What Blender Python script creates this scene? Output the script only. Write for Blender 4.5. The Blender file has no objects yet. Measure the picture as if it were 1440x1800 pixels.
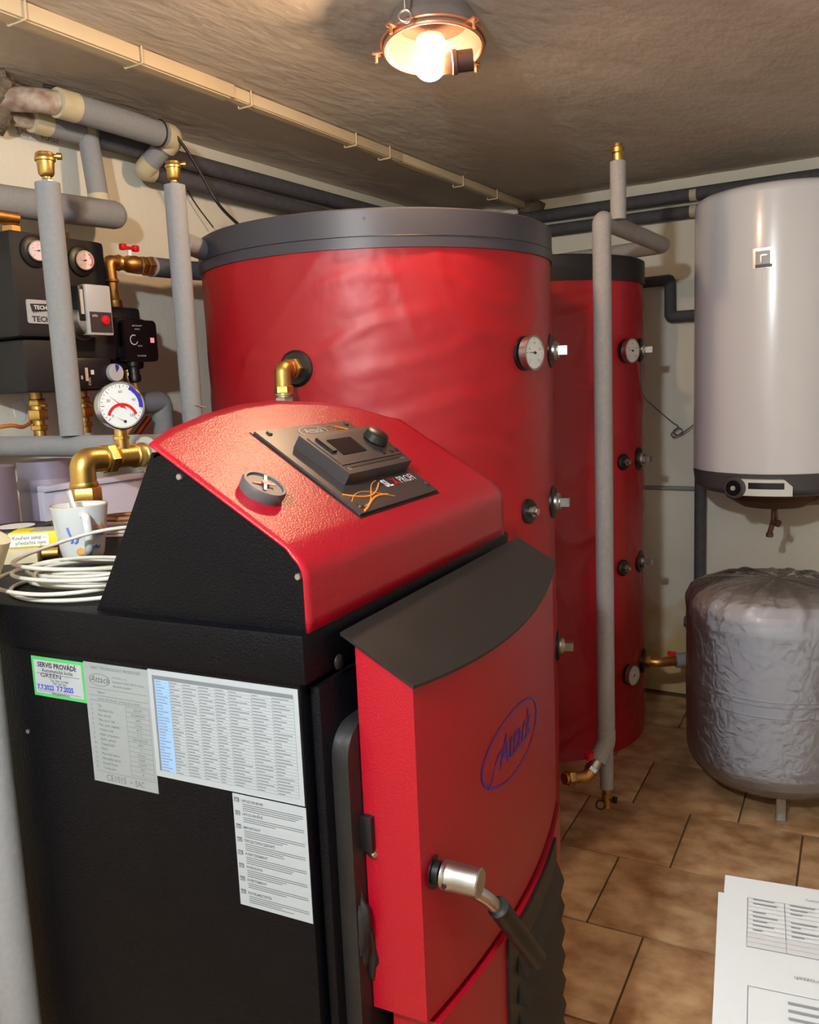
import bpy, bmesh, math, random
import numpy as np
from mathutils import Vector, Matrix, noise
random.seed(7)
SC = bpy.context.scene
COL = SC.collection
V = Vector
R = math.radians

# ------------------------------------------------------------------ camera
F_PX, PITCH, ROLL, YAW = 1518.6, R(8.473), R(2.45), R(30.97)
H = 1.30
CAM = V((0, 0, H))
_f = np.array([0, math.cos(PITCH), -math.sin(PITCH)]); _r = np.array([1., 0, 0]); _d = np.cross(_f, _r)
_r2 = math.cos(ROLL)*_r + math.sin(ROLL)*_d; _d2 = -math.sin(ROLL)*_r + math.cos(ROLL)*_d
_W = np.array([[math.cos(YAW), -math.sin(YAW), 0], [math.sin(YAW), math.cos(YAW), 0], [0, 0, 1]])
AX = [V(_W @ a) for a in (_r2, _d2, _f)]
cam = bpy.data.cameras.new('camera'); camo = bpy.data.objects.new('camera', cam); COL.objects.link(camo)
m = Matrix.Identity(4)
for i in range(3):
    m[i][0] = AX[0][i]; m[i][1] = -AX[1][i]; m[i][2] = -AX[2][i]; m[i][3] = CAM[i]
camo.matrix_world = m
cam.sensor_fit = 'HORIZONTAL'; cam.sensor_width = 36; cam.lens = F_PX*36/1440; cam.clip_start = .02
SC.camera = camo

def ray(x, y): return AX[0]*((x-720)/F_PX) + AX[1]*((y-900)/F_PX) + AX[2]
def PX(x, y, X=None, Y=None, Z=None, D=None):
    """point of the room seen at a photo position, at a known plane or distance"""
    r = ray(x, y)
    if X is not None: t = X/r.x
    elif Y is not None: t = Y/r.y
    elif Z is not None: t = (Z-H)/r.z
    else: t = D/math.hypot(r.x, r.y)
    return CAM + r*t

# ------------------------------------------------------------------ light
world = bpy.data.worlds.new('world'); SC.world = world; world.use_nodes = True
world.node_tree.nodes['Background'].inputs[0].default_value = (.012, .011, .011, 1)
SC.view_settings.view_transform = 'Standard'; SC.view_settings.look = 'None'
SC.view_settings.gamma = 1; SC.view_settings.use_curve_mapping = False
SC.view_settings.exposure = 0.0
BULB_WARM = 460.0      # radiance of the bulb in the ceiling lamp
BULB_COOL = 1850.0      # radiance of the second lamp, above the photographer
ZC, XL, YW, XR, YF = 2.016, -1.863, 3.45, 1.35, -1.5

# ------------------------------------------------------------------ materials
def srgb(r, g, b):
    f = lambda c: (c/255/12.92) if c <= 10 else (((c/255)+.055)/1.055)**2.4
    return (f(r), f(g), f(b), 1)
MATS = {}
def mat(name, col, rough=.5, metal=0., var=0., scale=20., bump=0., bscale=200., emis=0., coat=0., spec=.5, col2=None, detail=4, stretch=None, bdist=.002, rand=0., croughness=.1):
    mt = bpy.data.materials.new(name); mt.use_nodes = True
    nt = mt.node_tree; N = nt.nodes; L = nt.links; b = N['Principled BSDF']
    b.inputs['Base Color'].default_value = col; b.inputs['Roughness'].default_value = rough
    b.inputs['Metallic'].default_value = metal; b.inputs['Coat Weight'].default_value = coat
    b.inputs['Coat Roughness'].default_value = croughness
    b.inputs['Specular IOR Level'].default_value = spec
    if emis:
        b.inputs['Emission Color'].default_value = col; b.inputs['Emission Strength'].default_value = emis
    tc = N.new('ShaderNodeTexCoord'); vec = tc.outputs['Object']
    if stretch:
        mp = N.new('ShaderNodeMapping'); mp.inputs['Scale'].default_value = stretch
        L.new(vec, mp.inputs['Vector']); vec = mp.outputs['Vector']
    if var or col2:
        nz = N.new('ShaderNodeTexNoise'); nz.inputs['Scale'].default_value = scale; nz.inputs['Detail'].default_value = detail
        L.new(vec, nz.inputs['Vector'])
        cr = N.new('ShaderNodeValToRGB'); cr.color_ramp.elements[0].position = .3; cr.color_ramp.elements[1].position = .7
        c2 = col2 or tuple(min(1, c*(1+var)) for c in col[:3]) + (1,)
        c1 = col if col2 else tuple(c*(1-var) for c in col[:3]) + (1,)
        cr.color_ramp.elements[0].color = c1; cr.color_ramp.elements[1].color = c2
        L.new(nz.outputs['Fac'], cr.inputs['Fac']); out = cr.outputs['Color']
        if rand:
            oi = N.new('ShaderNodeObjectInfo'); hs = N.new('ShaderNodeHueSaturation')
            mr = N.new('ShaderNodeMapRange'); mr.inputs['To Min'].default_value = 1-rand; mr.inputs['To Max'].default_value = 1+rand
            L.new(oi.outputs['Random'], mr.inputs['Value']); L.new(mr.outputs['Result'], hs.inputs['Value'])
            L.new(out, hs.inputs['Color']); out = hs.outputs['Color']
            ad = N.new('ShaderNodeVectorMath'); ad.operation = 'ADD'; sc = N.new('ShaderNodeVectorMath'); sc.operation = 'SCALE'
            sc.inputs[0].default_value = (7, 13, 3); L.new(oi.outputs['Random'], sc.inputs['Scale'])
            L.new(vec, ad.inputs[0]); L.new(sc.outputs[0], ad.inputs[1]); L.new(ad.outputs[0], nz.inputs['Vector'])
        L.new(out, b.inputs['Base Color'])
    if bump:
        nz2 = N.new('ShaderNodeTexNoise'); nz2.inputs['Scale'].default_value = bscale; nz2.inputs['Detail'].default_value = 3
        L.new(vec, nz2.inputs['Vector'])
        bp = N.new('ShaderNodeBump'); bp.inputs['Strength'].default_value = bump; bp.inputs['Distance'].default_value = bdist
        L.new(nz2.outputs['Fac'], bp.inputs['Height']); L.new(bp.outputs['Normal'], b.inputs['Normal'])
    MATS[name] = mt
    return mt
M_RED = mat('red_powder_coat', srgb(160, 10, 32), .36, var=.04, scale=6, bump=.4, bscale=470, bdist=.0012)
M_REDH = mat('red_hammered_coat', srgb(162, 10, 33), .29, var=.04, scale=6, bump=.55, bscale=420, bdist=.0012)
M_BLK = mat('black_powder_coat', srgb(7, 7, 12), .42, spec=.16, bump=.6, bscale=340, bdist=.0016, var=.1, scale=9)
M_CAP = mat('black_cap_coat', srgb(26, 23, 23), .5, bump=.2, bscale=700, bdist=.0008, var=.12, scale=12)
M_CAST = mat('black_cast_iron', srgb(24, 24, 25), .5, bump=.4, bscale=60, bdist=.003, var=.2, scale=15)
M_TANK = mat('red_vinyl_jacket', srgb(166, 16, 29), .43, var=.07, scale=3.5, bump=.3, bscale=7, bdist=.02, spec=.5)
M_TANKLID = mat('grey_lid_plastic', srgb(62, 60, 68), .42, var=.06, scale=4)
M_TANKLID2 = mat('black_lid_plastic', srgb(30, 29, 31), .45, var=.06, scale=4)
M_FOAM = mat('grey_foam_insulation', srgb(140, 141, 144), .85, var=.05, scale=130, bump=.4, bscale=240, bdist=.001, spec=.25)
M_FOAMD = mat('dark_grey_foam_insulation', srgb(84, 82, 87), .8, var=.14, scale=40, bump=.4, bscale=240, bdist=.001, spec=.25)
M_FOAMW = mat('pale_grey_foam_insulation', srgb(150, 147, 146), .8, var=.07, scale=90, bump=.3, bscale=240, bdist=.001, spec=.25)
M_TAPE = mat('cream_tape', srgb(196, 184, 150), .6, var=.1, scale=30)
M_BRASS = mat('brass', srgb(200, 164, 92), .38, 1., var=.14, scale=30, bump=.1, bscale=150)
M_BRASSD = mat('dull_bronze_brass', srgb(198, 150, 88), .42, 1., var=.25, scale=25)
M_COPPER = mat('copper', srgb(200, 120, 80), .3, 1., var=.1)
M_CHROME = mat('chrome_steel', srgb(205, 205, 205), .2, 1.)
M_STEEL = mat('zinc_steel', srgb(180, 180, 178), .36, 1., var=.12, scale=60)
M_RUBBER = mat('black_rubber', srgb(18, 17, 18), .4)
M_PLAST = mat('black_plastic', srgb(17, 16, 18), .4, bump=.1, bscale=300)
M_EPP = mat('black_epp_foam', srgb(21, 19, 21), .62, var=.15, scale=120, bump=.5, bscale=160, bdist=.001)
M_WHITE = mat('white_dial', srgb(226, 226, 224), .4)
M_PINKDIAL = mat('pale_pink_dial', srgb(224, 196, 196), .4)
M_PAPER = mat('white_paper', srgb(182, 185, 187), .7)
M_STICK = mat('pale_grey_sticker', srgb(140, 148, 150), .5)
M_STICKW = mat('white_sticker', srgb(162, 170, 176), .5)
M_GREEN = mat('green_border', srgb(70, 176, 92), .5)
M_LBLUE = mat('light_blue_column', srgb(140, 176, 222), .5)
M_INK = mat('black_ink', srgb(34, 34, 40), .6)
M_INKG = mat('grey_ink', srgb(92, 98, 102), .6)
M_INKT = mat('soft_grey_ink', srgb(108, 114, 120), .6)
M_INKL = mat('faint_grey_ink', srgb(120, 123, 126), .6)
M_INKB = mat('blue_ink', srgb(42, 50, 180), .6)
M_BLUE = mat('blue_marking', srgb(48, 44, 170), .4)
M_REDP = mat('red_plastic', srgb(204, 22, 32), .35)
M_ORANGE = mat('orange_flame_print', srgb(236, 140, 48), .5)
M_PLATE = mat('dark_control_plate', srgb(58, 50, 50), .35)
M_CTRL = mat('charcoal_controller', srgb(50, 46, 48), .42)
M_SCREEN = mat('dark_screen', srgb(24, 18, 18), .15)
M_WENAMEL = mat('white_enamel', srgb(226, 226, 230), .22, coat=.3)
M_DGREY = mat('dark_grey_plastic', srgb(78, 76, 78), .45)
M_LGREY = mat('light_grey_plastic', srgb(176, 176, 178), .4)
M_VESSEL = mat('grey_vessel_paint', srgb(196, 198, 208), .42, var=.04, scale=3)
M_CUP = mat('white_porcelain', srgb(204, 208, 208), .16, coat=.4)
M_CABLEW = mat('white_cable', srgb(190, 188, 178), .42)
M_CABLEB = mat('black_cable', srgb(22, 20, 20), .5)
M_CABLEO = mat('orange_cable', srgb(196, 112, 52), .5)
M_TRUNK = mat('cream_trunking_plastic', srgb(206, 186, 152), .5, var=.05, scale=5)
M_YELLOW = mat('yellow_card', srgb(234, 214, 40), .45)
M_PINKPAPER = mat('pinkish_paper', srgb(218, 190, 184), .7)
M_LEATHER = mat('brown_leather', srgb(140, 88, 44), .5)
M_KRAFT = mat('kraft_card', srgb(196, 162, 112), .75, var=.08, scale=20)
M_RUST = mat('rusty_steel', srgb(116, 70, 52), .8, var=.3, scale=30, col2=srgb(190, 176, 160))
M_MORTAR = mat('rough_mortar', srgb(112, 100, 84), .95, var=.3, scale=25, bump=.8, bscale=40, bdist=.02)
M_ZINC = mat('galvanised_flue', srgb(140, 132, 150), .6, .5, var=.2, scale=8)
M_BOARD = mat('white_painted_board', srgb(206, 204, 222), .5)
M_LAMPH = mat('lamp_enamel', srgb(122, 112, 108), .4, var=.15, scale=20)
M_LAMPIN = mat('lamp_inner_enamel', srgb(66, 44, 32), .6)
M_LAMPRIM = mat('lamp_copper_rim', srgb(196, 136, 104), .4, .6)
M_FLOWP = mat('pink_flower_print', srgb(206, 110, 160), .3)
M_FLOWB = mat('blue_ribbon_print', srgb(110, 130, 210), .3)
M_FLOWY = mat('ochre_flower_print', srgb(214, 160, 70), .3)
M_FLOWG = mat('green_leaf_print', srgb(150, 170, 80), .3)
M_SEAM = mat('pale_pink_seam', srgb(214, 140, 126), .6)
M_TRAY = mat('brown_rusty_metal', srgb(96, 66, 48), .6, .3, var=.2)

def wall_mat(name, c1, c2, c3, stain=True):
    mt = bpy.data.materials.new(name); mt.use_nodes = True
    nt = mt.node_tree; N = nt.nodes; L = nt.links; b = N['Principled BSDF']
    b.inputs['Roughness'].default_value = .9; b.inputs['Specular IOR Level'].default_value = .2
    tc = N.new('ShaderNodeTexCoord')
    n1 = N.new('ShaderNodeTexNoise'); n1.inputs['Scale'].default_value = 2.2; n1.inputs['Detail'].default_value = 8
    L.new(tc.outputs['Object'], n1.inputs['Vector'])
    cr = N.new('ShaderNodeValToRGB'); cr.color_ramp.elements[0].position = .35; cr.color_ramp.elements[1].position = .65
    cr.color_ramp.elements[0].color = c1; cr.color_ramp.elements[1].color = c2
    L.new(n1.outputs['Fac'], cr.inputs['Fac']); out = cr.outputs['Color']
    if stain:   # damp, flaking ochre paint low on the wall
        sp = N.new('ShaderNodeSeparateXYZ'); L.new(tc.outputs['Object'], sp.inputs[0])
        n2 = N.new('ShaderNodeTexNoise'); n2.inputs['Scale'].default_value = 5; n2.inputs['Detail'].default_value = 6
        L.new(tc.outputs['Object'], n2.inputs['Vector'])
        ma = N.new('ShaderNodeMath'); ma.operation = 'MULTIPLY_ADD'; ma.inputs[1].default_value = .9; L.new(n2.outputs['Fac'], ma.inputs[0]); L.new(sp.outputs['Z'], ma.inputs[2])
        mr = N.new('ShaderNodeMapRange'); mr.inputs['From Min'].default_value = .84; mr.inputs['From Max'].default_value = .66; L.new(ma.outputs[0], mr.inputs['Value'])
        mx = N.new('ShaderNodeMixRGB'); mx.inputs['Color2'].default_value = c3; L.new(mr.outputs[0], mx.inputs['Fac']); L.new(out, mx.inputs['Color1']); out = mx.outputs[0]
    L.new(out, b.inputs['Base Color'])
    n3 = N.new('ShaderNodeTexNoise'); n3.inputs['Scale'].default_value = 45; n3.inputs['Detail'].default_value = 6
    L.new(tc.outputs['Object'], n3.inputs['Vector'])
    bp = N.new('ShaderNodeBump'); bp.inputs['Strength'].default_value = .5; bp.inputs['Distance'].default_value = .004
    L.new(n3.outputs['Fac'], bp.inputs['Height']); L.new(bp.outputs['Normal'], b.inputs['Normal'])
    return mt
M_WALL = wall_mat('cream_wall_paint', srgb(220, 214, 197), srgb(229, 224, 209), srgb(206, 180, 128))
M_CEIL = mat('grey_brown_ceiling_plaster', srgb(194, 182, 168), .95, scale=2.4, detail=9, col2=srgb(216, 204, 190), bump=.5, bscale=34, bdist=.010, spec=.15, stretch=(1, .45, 1))
M_TILE = mat('ochre_marbled_tile', srgb(152, 110, 72), .34, scale=13, detail=10, col2=srgb(214, 182, 140), rand=.08, bump=.06, bscale=20, stretch=(1, 1.25, 1))
M_WHITEWASH = mat('whitewash', srgb(236, 234, 228), .9, spec=.2, bump=.4, bscale=45, bdist=.004)
M_GROUT = mat('brown_grout', srgb(104, 86, 66), .9)

def emit_mat(name, col, strength):
    mt = bpy.data.materials.new(name); mt.use_nodes = True
    nt = mt.node_tree; nt.nodes.remove(nt.nodes['Principled BSDF'])
    e = nt.nodes.new('ShaderNodeEmission'); e.inputs[0].default_value = col; e.inputs[1].default_value = strength
    nt.links.new(e.outputs[0], nt.nodes['Material Output'].inputs[0]); return mt
M_BULB = emit_mat('warm_bulb_glow', (1, .65, .38, 1), BULB_WARM)
M_BULBC = emit_mat('cool_lamp_glow', (.90, .97, 1., 1), BULB_COOL)
def film_mat():
    mt = bpy.data.materials.new('clear_plastic_film'); mt.use_nodes = True
    nt = mt.node_tree; N = nt.nodes; L = nt.links; N.remove(N['Principled BSDF'])
    tr = N.new('ShaderNodeBsdfTransparent'); gl = N.new('ShaderNodeBsdfGlossy'); gl.inputs['Roughness'].default_value = .06
    df = N.new('ShaderNodeBsdfDiffuse'); df.inputs[0].default_value = srgb(206, 200, 200)
    fr = N.new('ShaderNodeFresnel'); fr.inputs[0].default_value = 1.5
    mx = N.new('ShaderNodeMixShader'); mx2 = N.new('ShaderNodeMixShader'); mx2.inputs[0].default_value = .07
    tc = N.new('ShaderNodeTexCoord'); nz = N.new('ShaderNodeTexNoise'); nz.inputs['Scale'].default_value = 26; nz.inputs['Detail'].default_value = 4; nz.inputs['Distortion'].default_value = 1.6
    L.new(tc.outputs['Object'], nz.inputs['Vector'])
    bp = N.new('ShaderNodeBump'); bp.inputs['Strength'].default_value = .8; bp.inputs['Distance'].default_value = .008
    L.new(nz.outputs['Fac'], bp.inputs['Height']); L.new(bp.outputs[0], gl.inputs['Normal']); L.new(bp.outputs[0], fr.inputs['Normal'])
    L.new(tr.outputs[0], mx2.inputs[1]); L.new(df.outputs[0], mx2.inputs[2])
    L.new(fr.outputs[0], mx.inputs[0]); L.new(mx2.outputs[0], mx.inputs[1]); L.new(gl.outputs[0], mx.inputs[2])
    L.new(mx.outputs[0], N['Material Output'].inputs[0]); return mt
M_FILM = film_mat()

# ------------------------------------------------------------------ mesh helpers
def perp(n):
    n = V(n).normalized(); a = V((0, 0, 1)) if abs(n.z) < .9 else V((1, 0, 0))
    u = a.cross(n).normalized(); return u, n.cross(u)
class MB:
    def __init__(s): s.v = []; s.f = []
    def add(s, vs, fs):
        o = len(s.v); s.v += [V(p) for p in vs]; s.f += [[i+o for i in f] for f in fs]; return s
    def box(s, c, size, ex=(1, 0, 0), ey=(0, 1, 0), bev=0):
        ex = V(ex).normalized(); ey = V(ey).normalized(); ez = ex.cross(ey); c = V(c)
        if bev:
            bm = bmesh.new(); bmesh.ops.create_cube(bm, size=1)
            for v in bm.verts: v.co = V((v.co.x*size[0], v.co.y*size[1], v.co.z*size[2]))
            bmesh.ops.bevel(bm, geom=bm.edges[:], offset=bev, segments=2, affect='EDGES', profile=.6)
            bm.verts.index_update()
            s.add([c+ex*v.co.x+ey*v.co.y+ez*v.co.z for v in bm.verts], [[v.index for v in f.verts] for f in bm.faces]); bm.free(); return s
        h = [x/2 for x in size]
        vs = [c+ex*(h[0]*i)+ey*(h[1]*j)+ez*(h[2]*k) for k in (-1, 1) for j in (-1, 1) for i in (-1, 1)]
        return s.add(vs, [(0, 2, 3, 1), (4, 5, 7, 6), (0, 1, 5, 4), (2, 6, 7, 3), (0, 4, 6, 2), (1, 3, 7, 5)])
    def lathe(s, o, ax, prof, n=24, hexa=False, phase=0., caps=True):
        """prof: list of (distance along axis, radius)"""
        o = V(o); ax = V(ax).normalized(); u, w = perp(ax)
        if hexa: n = 6
        pr = [prof[0]]                      # support loops keep long straight walls flat in shading
        for (t0, r0), (t1, r1) in zip(prof, prof[1:]):
            l = math.hypot(t1-t0, r1-r0)
            if l > .03 and not hexa:
                for q in (.003/l, 1-.003/l): pr.append((t0+(t1-t0)*q, r0+(r1-r0)*q))
            pr.append((t1, r1))
        prof = pr
        vs = []; fs = []
        for t, r in prof:
            for k in range(n):
                a = 2*math.pi*k/n+phase; vs.append(o+ax*t+(u*math.cos(a)+w*math.sin(a))*max(r, 1e-5))
        for i in range(len(prof)-1):
            for k in range(n):
                k2 = (k+1) % n; fs.append((i*n+k, i*n+k2, (i+1)*n+k2, (i+1)*n+k))
        if caps:
            fs.append(tuple(range(n-1, -1, -1))); fs.append(tuple((len(prof)-1)*n+k for k in range(n)))
        return s.add(vs, fs)
    def cyl(s, a, b, r, n=20, r2=None):
        a = V(a); b = V(b); return s.lathe(a, b-a, [(0, r), ((b-a).length, r if r2 is None else r2)], n)
    def hexn(s, a, ax, l, r, ph=0.): return s.lathe(a, ax, [(0, r*.93), (l*.1, r), (l*.9, r), (l, r*.93)], 6, True, ph)
    def tube(s, pts, r, bend=0, n=16, cap=True, seg=6, round_end=False):
        pts = [V(p) for p in pts]; out = [pts[0]]
        for i in range(1, len(pts)-1):
            a, p, b = pts[i-1], pts[i], pts[i+1]; d1 = (a-p); d2 = (b-p)
            bb = min(bend, d1.length*.45, d2.length*.45)
            if bb <= 0: out.append(p); continue
            q1 = p+d1.normalized()*bb; q2 = p+d2.normalized()*bb
            for k in range(seg+1):
                t = k/seg; out.append(q1*(1-t)**2+p*(2*t*(1-t))+q2*t*t)
        out.append(pts[-1])
        tang = []
        for i in range(len(out)):
            a = out[max(0, i-1)]; b = out[min(len(out)-1, i+1)]
            if 0 < i < len(out)-1: t = (out[i]-a).normalized()+(b-out[i]).normalized()
            else: t = b-a
            tang.append(t.normalized())
        u, w = perp(tang[0]); vs = []; fs = []
        rings = []
        for i, p in enumerate(out):
            if i: 
                ax = tang[i-1].cross(tang[i])
                if ax.length > 1e-7:
                    q = Matrix.Rotation(tang[i-1].angle(tang[i]), 3, ax.normalized()); u = q @ u; w = q @ w
            rings.append((p, u.copy(), w.copy(), r(i/(len(out)-1)) if callable(r) else r))
        if round_end:
            p, uu, ww, rr = rings[-1]; t = tang[-1]
            for a in (25, 50, 72, 86): rings.append((p+t*rr*.9*math.sin(R(a)), uu, ww, rr*math.cos(R(a))))
        for p, uu, ww, rr in rings:
            for k in range(n):
                a = 2*math.pi*k/n; vs.append(p+(uu*math.cos(a)+ww*math.sin(a))*rr)
        for i in range(len(rings)-1):
            for k in range(n):
                k2 = (k+1) % n; fs.append((i*n+k, i*n+k2, (i+1)*n+k2, (i+1)*n+k))
        if cap: fs.append(tuple(range(n-1, -1, -1))); fs.append(tuple((len(rings)-1)*n+k for k in range(n)))
        return s.add(vs, fs)
    def smooth_tube(s, pts, r, n=10, sub=8, closed=False):
        """catmull-rom through the points"""
        pts = [V(p) for p in pts]; out = []
        m_ = len(pts)
        for i in range(m_-1):
            p0 = pts[max(i-1, 0)]; p1 = pts[i]; p2 = pts[i+1]; p3 = pts[min(i+2, m_-1)]
            for k in range(sub):
                t = k/sub; out.append(.5*((2*p1)+(p2-p0)*t+(2*p0-5*p1+4*p2-p3)*t*t+(3*p1-p0-3*p2+p3)*t**3))
        out.append(pts[-1]); return s.tube(out, r, 0, n)
    def ring(s, c, ax, Rr, r, n=40, m_=10, squash=1.):
        c = V(c); ax = V(ax).normalized(); u, w = perp(ax); vs = []; fs = []
        for i in range(n):
            a = 2*math.pi*i/n; d = u*math.cos(a)+w*math.sin(a)
            for k in range(m_):
                b = 2*math.pi*k/m_; vs.append(c+d*(Rr+r*math.cos(b))+ax*(r*squash*math.sin(b)))
        for i in range(n):
            for k in range(m_):
                fs.append((i*m_+k, ((i+1) % n)*m_+k, ((i+1) % n)*m_+(k+1) % m_, i*m_+(k+1) % m_))
        return s.add(vs, fs)
    def prism(s, poly, o, ex, ey, th):
        """polygon in the (ex,ey) plane extruded by th along ex x ey"""
        o = V(o); ex = V(ex); ey = V(ey); n = ex.cross(ey).normalized(); k = len(poly)
        vs = [o+ex*a+ey*b for a, b in poly]+[o+ex*a+ey*b+n*th for a, b in poly]
        fs = [tuple(range(k-1, -1, -1)), tuple(range(k, 2*k))]+[(i, (i+1) % k, (i+1) % k+k, i+k) for i in range(k)]
        return s.add(vs, fs)
    def sphere(s, c, r, n=20, sc=(1, 1, 1)):
        c = V(c); vs = []; fs = []; mm = n//2
        for i in range(mm+1):
            t = math.pi*i/mm
            for k in range(n):
                p = 2*math.pi*k/n; vs.append(c+V((r*sc[0]*math.sin(t)*math.cos(p), r*sc[1]*math.sin(t)*math.sin(p), r*sc[2]*math.cos(t))))
        for i in range(mm):
            for k in range(n): fs.append((i*n+k, (i+1)*n+k, (i+1)*n+(k+1) % n, i*n+(k+1) % n))
        return s.add(vs, fs)
    def rect(s, fr, x0, y0, x1, y1, off=.0004):
        o, ex, ey = fr; n = ex.cross(ey)
        return s.add([o+ex*x0+ey*y0+n*off, o+ex*x1+ey*y0+n*off, o+ex*x1+ey*y1+n*off, o+ex*x0+ey*y1+n*off], [(0, 1, 2, 3)])
    def text(s, body, fr, x, y, size, off=.0005, align='LEFT', sx=1., rot=0., shear=0., bold=0.):
        c = bpy.data.curves.new('t', 'FONT'); c.body = body; c.size = size; c.align_x = align; c.resolution_u = 2; c.fill_mode = 'BOTH'; c.shear = shear; c.offset = bold
        ob = bpy.data.objects.new('t', c); me = ob.to_mesh()
        o, ex, ey = fr; n = ex.cross(ey); cr, sr = math.cos(rot), math.sin(rot)
        s.add([o+ex*(x+(v.co.x*sx)*cr-v.co.y*sr)+ey*(y+v.co.x*sx*sr+v.co.y*cr)+n*off for v in me.vertices], [list(p.vertices) for p in me.polygons])
        ob.to_mesh_clear(); bpy.data.objects.remove(ob); bpy.data.curves.remove(c); return s
    def mesh(s, inv=None, angle=38):
        me = bpy.data.meshes.new('m'); me.from_pydata([tuple(inv @ p) if inv else tuple(p) for p in s.v], [], s.f)
        me.update()
        bm = bmesh.new(); bm.from_mesh(me); bmesh.ops.recalc_face_normals(bm, faces=bm.faces) if angle != -1 else None; bm.to_mesh(me); bm.free()
        if angle > 0:
            me.shade_smooth(); me.set_sharp_from_angle(angle=R(angle))
        return me
def link(name, me, mt, parent=None):
    o = bpy.data.objects.new(name, me); me.materials.append(mt); COL.objects.link(o); o.parent = parent; return o
def thing(name, label, cat, loc=(0, 0, 0), rotz=0., group=None):
    o = bpy.data.objects.new(name, None); COL.objects.link(o); o.location = loc; o.rotation_euler = (0, 0, rotz); o.empty_display_size = .05
    o['label'] = label; o['category'] = cat
    if group: o['group'] = group
    return o
def base_inv(t):
    while t.parent: t = t.parent
    return (Matrix.Translation(t.location) @ Matrix.Rotation(t.rotation_euler.z, 4, 'Z')).inverted()
def part(t, name, mb, mt, label=None, local=False, angle=38):
    """a mesh child; mb is in room coordinates unless local"""
    o = link(name, mb.mesh(None if local else base_inv(t), angle), mt, t)
    if label: o['label'] = label
    return o
def single(name, mb, mt, label, cat, loc, group=None, angle=38):
    loc = V(loc); o = link(name, mb.mesh(Matrix.Translation(-loc), angle), mt); o.location = loc
    o['label'] = label; o['category'] = cat
    if group: o['group'] = group
    return o
def struct(name, mb, mt, label, cat, angle=0):
    o = link(name, mb.mesh(None, angle), mt); o['kind'] = 'structure'; o['label'] = label; o['category'] = cat; return o
def fbm(p, sc, oct=3): return noise.fractal(V(p)*sc, 1., 2., oct)
def rosette_frame(c, Rr, ang, z):
    """frame on the side of an upright cylinder; ang in degrees from -Y towards +X"""
    a = R(ang); n = V((math.sin(a), -math.cos(a), 0)); return V((c[0], c[1], z))+n*Rr, n

# ------------------------------------------------------------------ the room
def slab(x0, x1, y0, y1, z0, z1): return MB().box(((x0+x1)/2, (y0+y1)/2, (z0+z1)/2), (x1-x0, y1-y0, z1-z0))
floor = struct('floor', slab(XL-.1, XR+.1, YF-.1, YW+.1, -.12, -.006), M_GROUT, 'brown tiled basement floor with narrow grout joints', 'floor')
wl = struct('wall_left', slab(XL-.1, XL, YF-.1, YW+.1, 0, ZC), M_WALL, 'cream painted wall behind the pump station and pipes', 'wall')
wb = struct('wall_back', slab(XL, XR, YW, YW+.1, 0, ZC), M_WALL, 'cream painted back wall behind the white water heater', 'wall')
struct('wall_right', slab(XR, XR+.1, YF-.1, YW+.1, 0, ZC), M_WHITEWASH, 'whitewashed wall beyond the right edge of the photograph', 'wall')
struct('wall_front', slab(XL, XR, YF-.1, YF, 0, ZC), M_WHITEWASH, 'whitewashed wall behind the photographer', 'wall')
# rough trowelled ceiling
mb = MB(); nx, ny = 110, 170; vs = []; fs = []
for j in range(ny+1):
    for i in range(nx+1):
        x = XL+(XR-XL)*i/nx; y = YF+(YW-YF)*j/ny
        d = .0045*fbm((x*1.4, y*.7, 0), 1.6, 3)+.002*fbm((x*1., y*.45, 4), 9, 3)
        vs.append((x, y, ZC+max(-.012, min(.012, d))))
for j in range(ny):
    for i in range(nx): a = j*(nx+1)+i; fs.append((a, a+nx+1, a+nx+2, a+1))
k = len(vs); vs += [(XL, YF, ZC+.1), (XR, YF, ZC+.1), (XR, YW, ZC+.1), (XL, YW, ZC+.1)]; fs.append((k, k+1, k+2, k+3))
mb.add(vs, fs); ceil = struct('ceiling', mb, M_CEIL, 'rough grey brown trowelled plaster ceiling', 'ceiling', 180)
# floor tiles, running bond, each tile its own piece
TW, TD, TR = .305, .3165, R(3.2)
tex = V((math.cos(TR), math.sin(TR), 0)); tey = V((-math.sin(TR), math.cos(TR), 0))
tm = MB().box((0, 0, -.004), (TW-.005, TD-.005, .008), bev=.0012).mesh(None, 30); tm.materials.append(M_TILE)
T0 = V((-.545, 2.316, 0)); 
for j in range(-13, 5):
    off = {0: 0., 1: -.172, -1: -.135}.get(j, 0. if j % 2 == 0 else -.15)
    for i in range(-6, 9):
        p = T0+tex*(off+TW*(i+.5))+tey*(TD*j)
        if XL-.1 < p.x < XR+.05 and YF+.05 < p.y < YW+.1:
            o = bpy.data.objects.new('floor_tile', tm); COL.objects.link(o); o.parent = floor
            o.location = (p.x, p.y, random.uniform(-.0006, .0004)); o.rotation_euler = (0, 0, TR)
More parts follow.
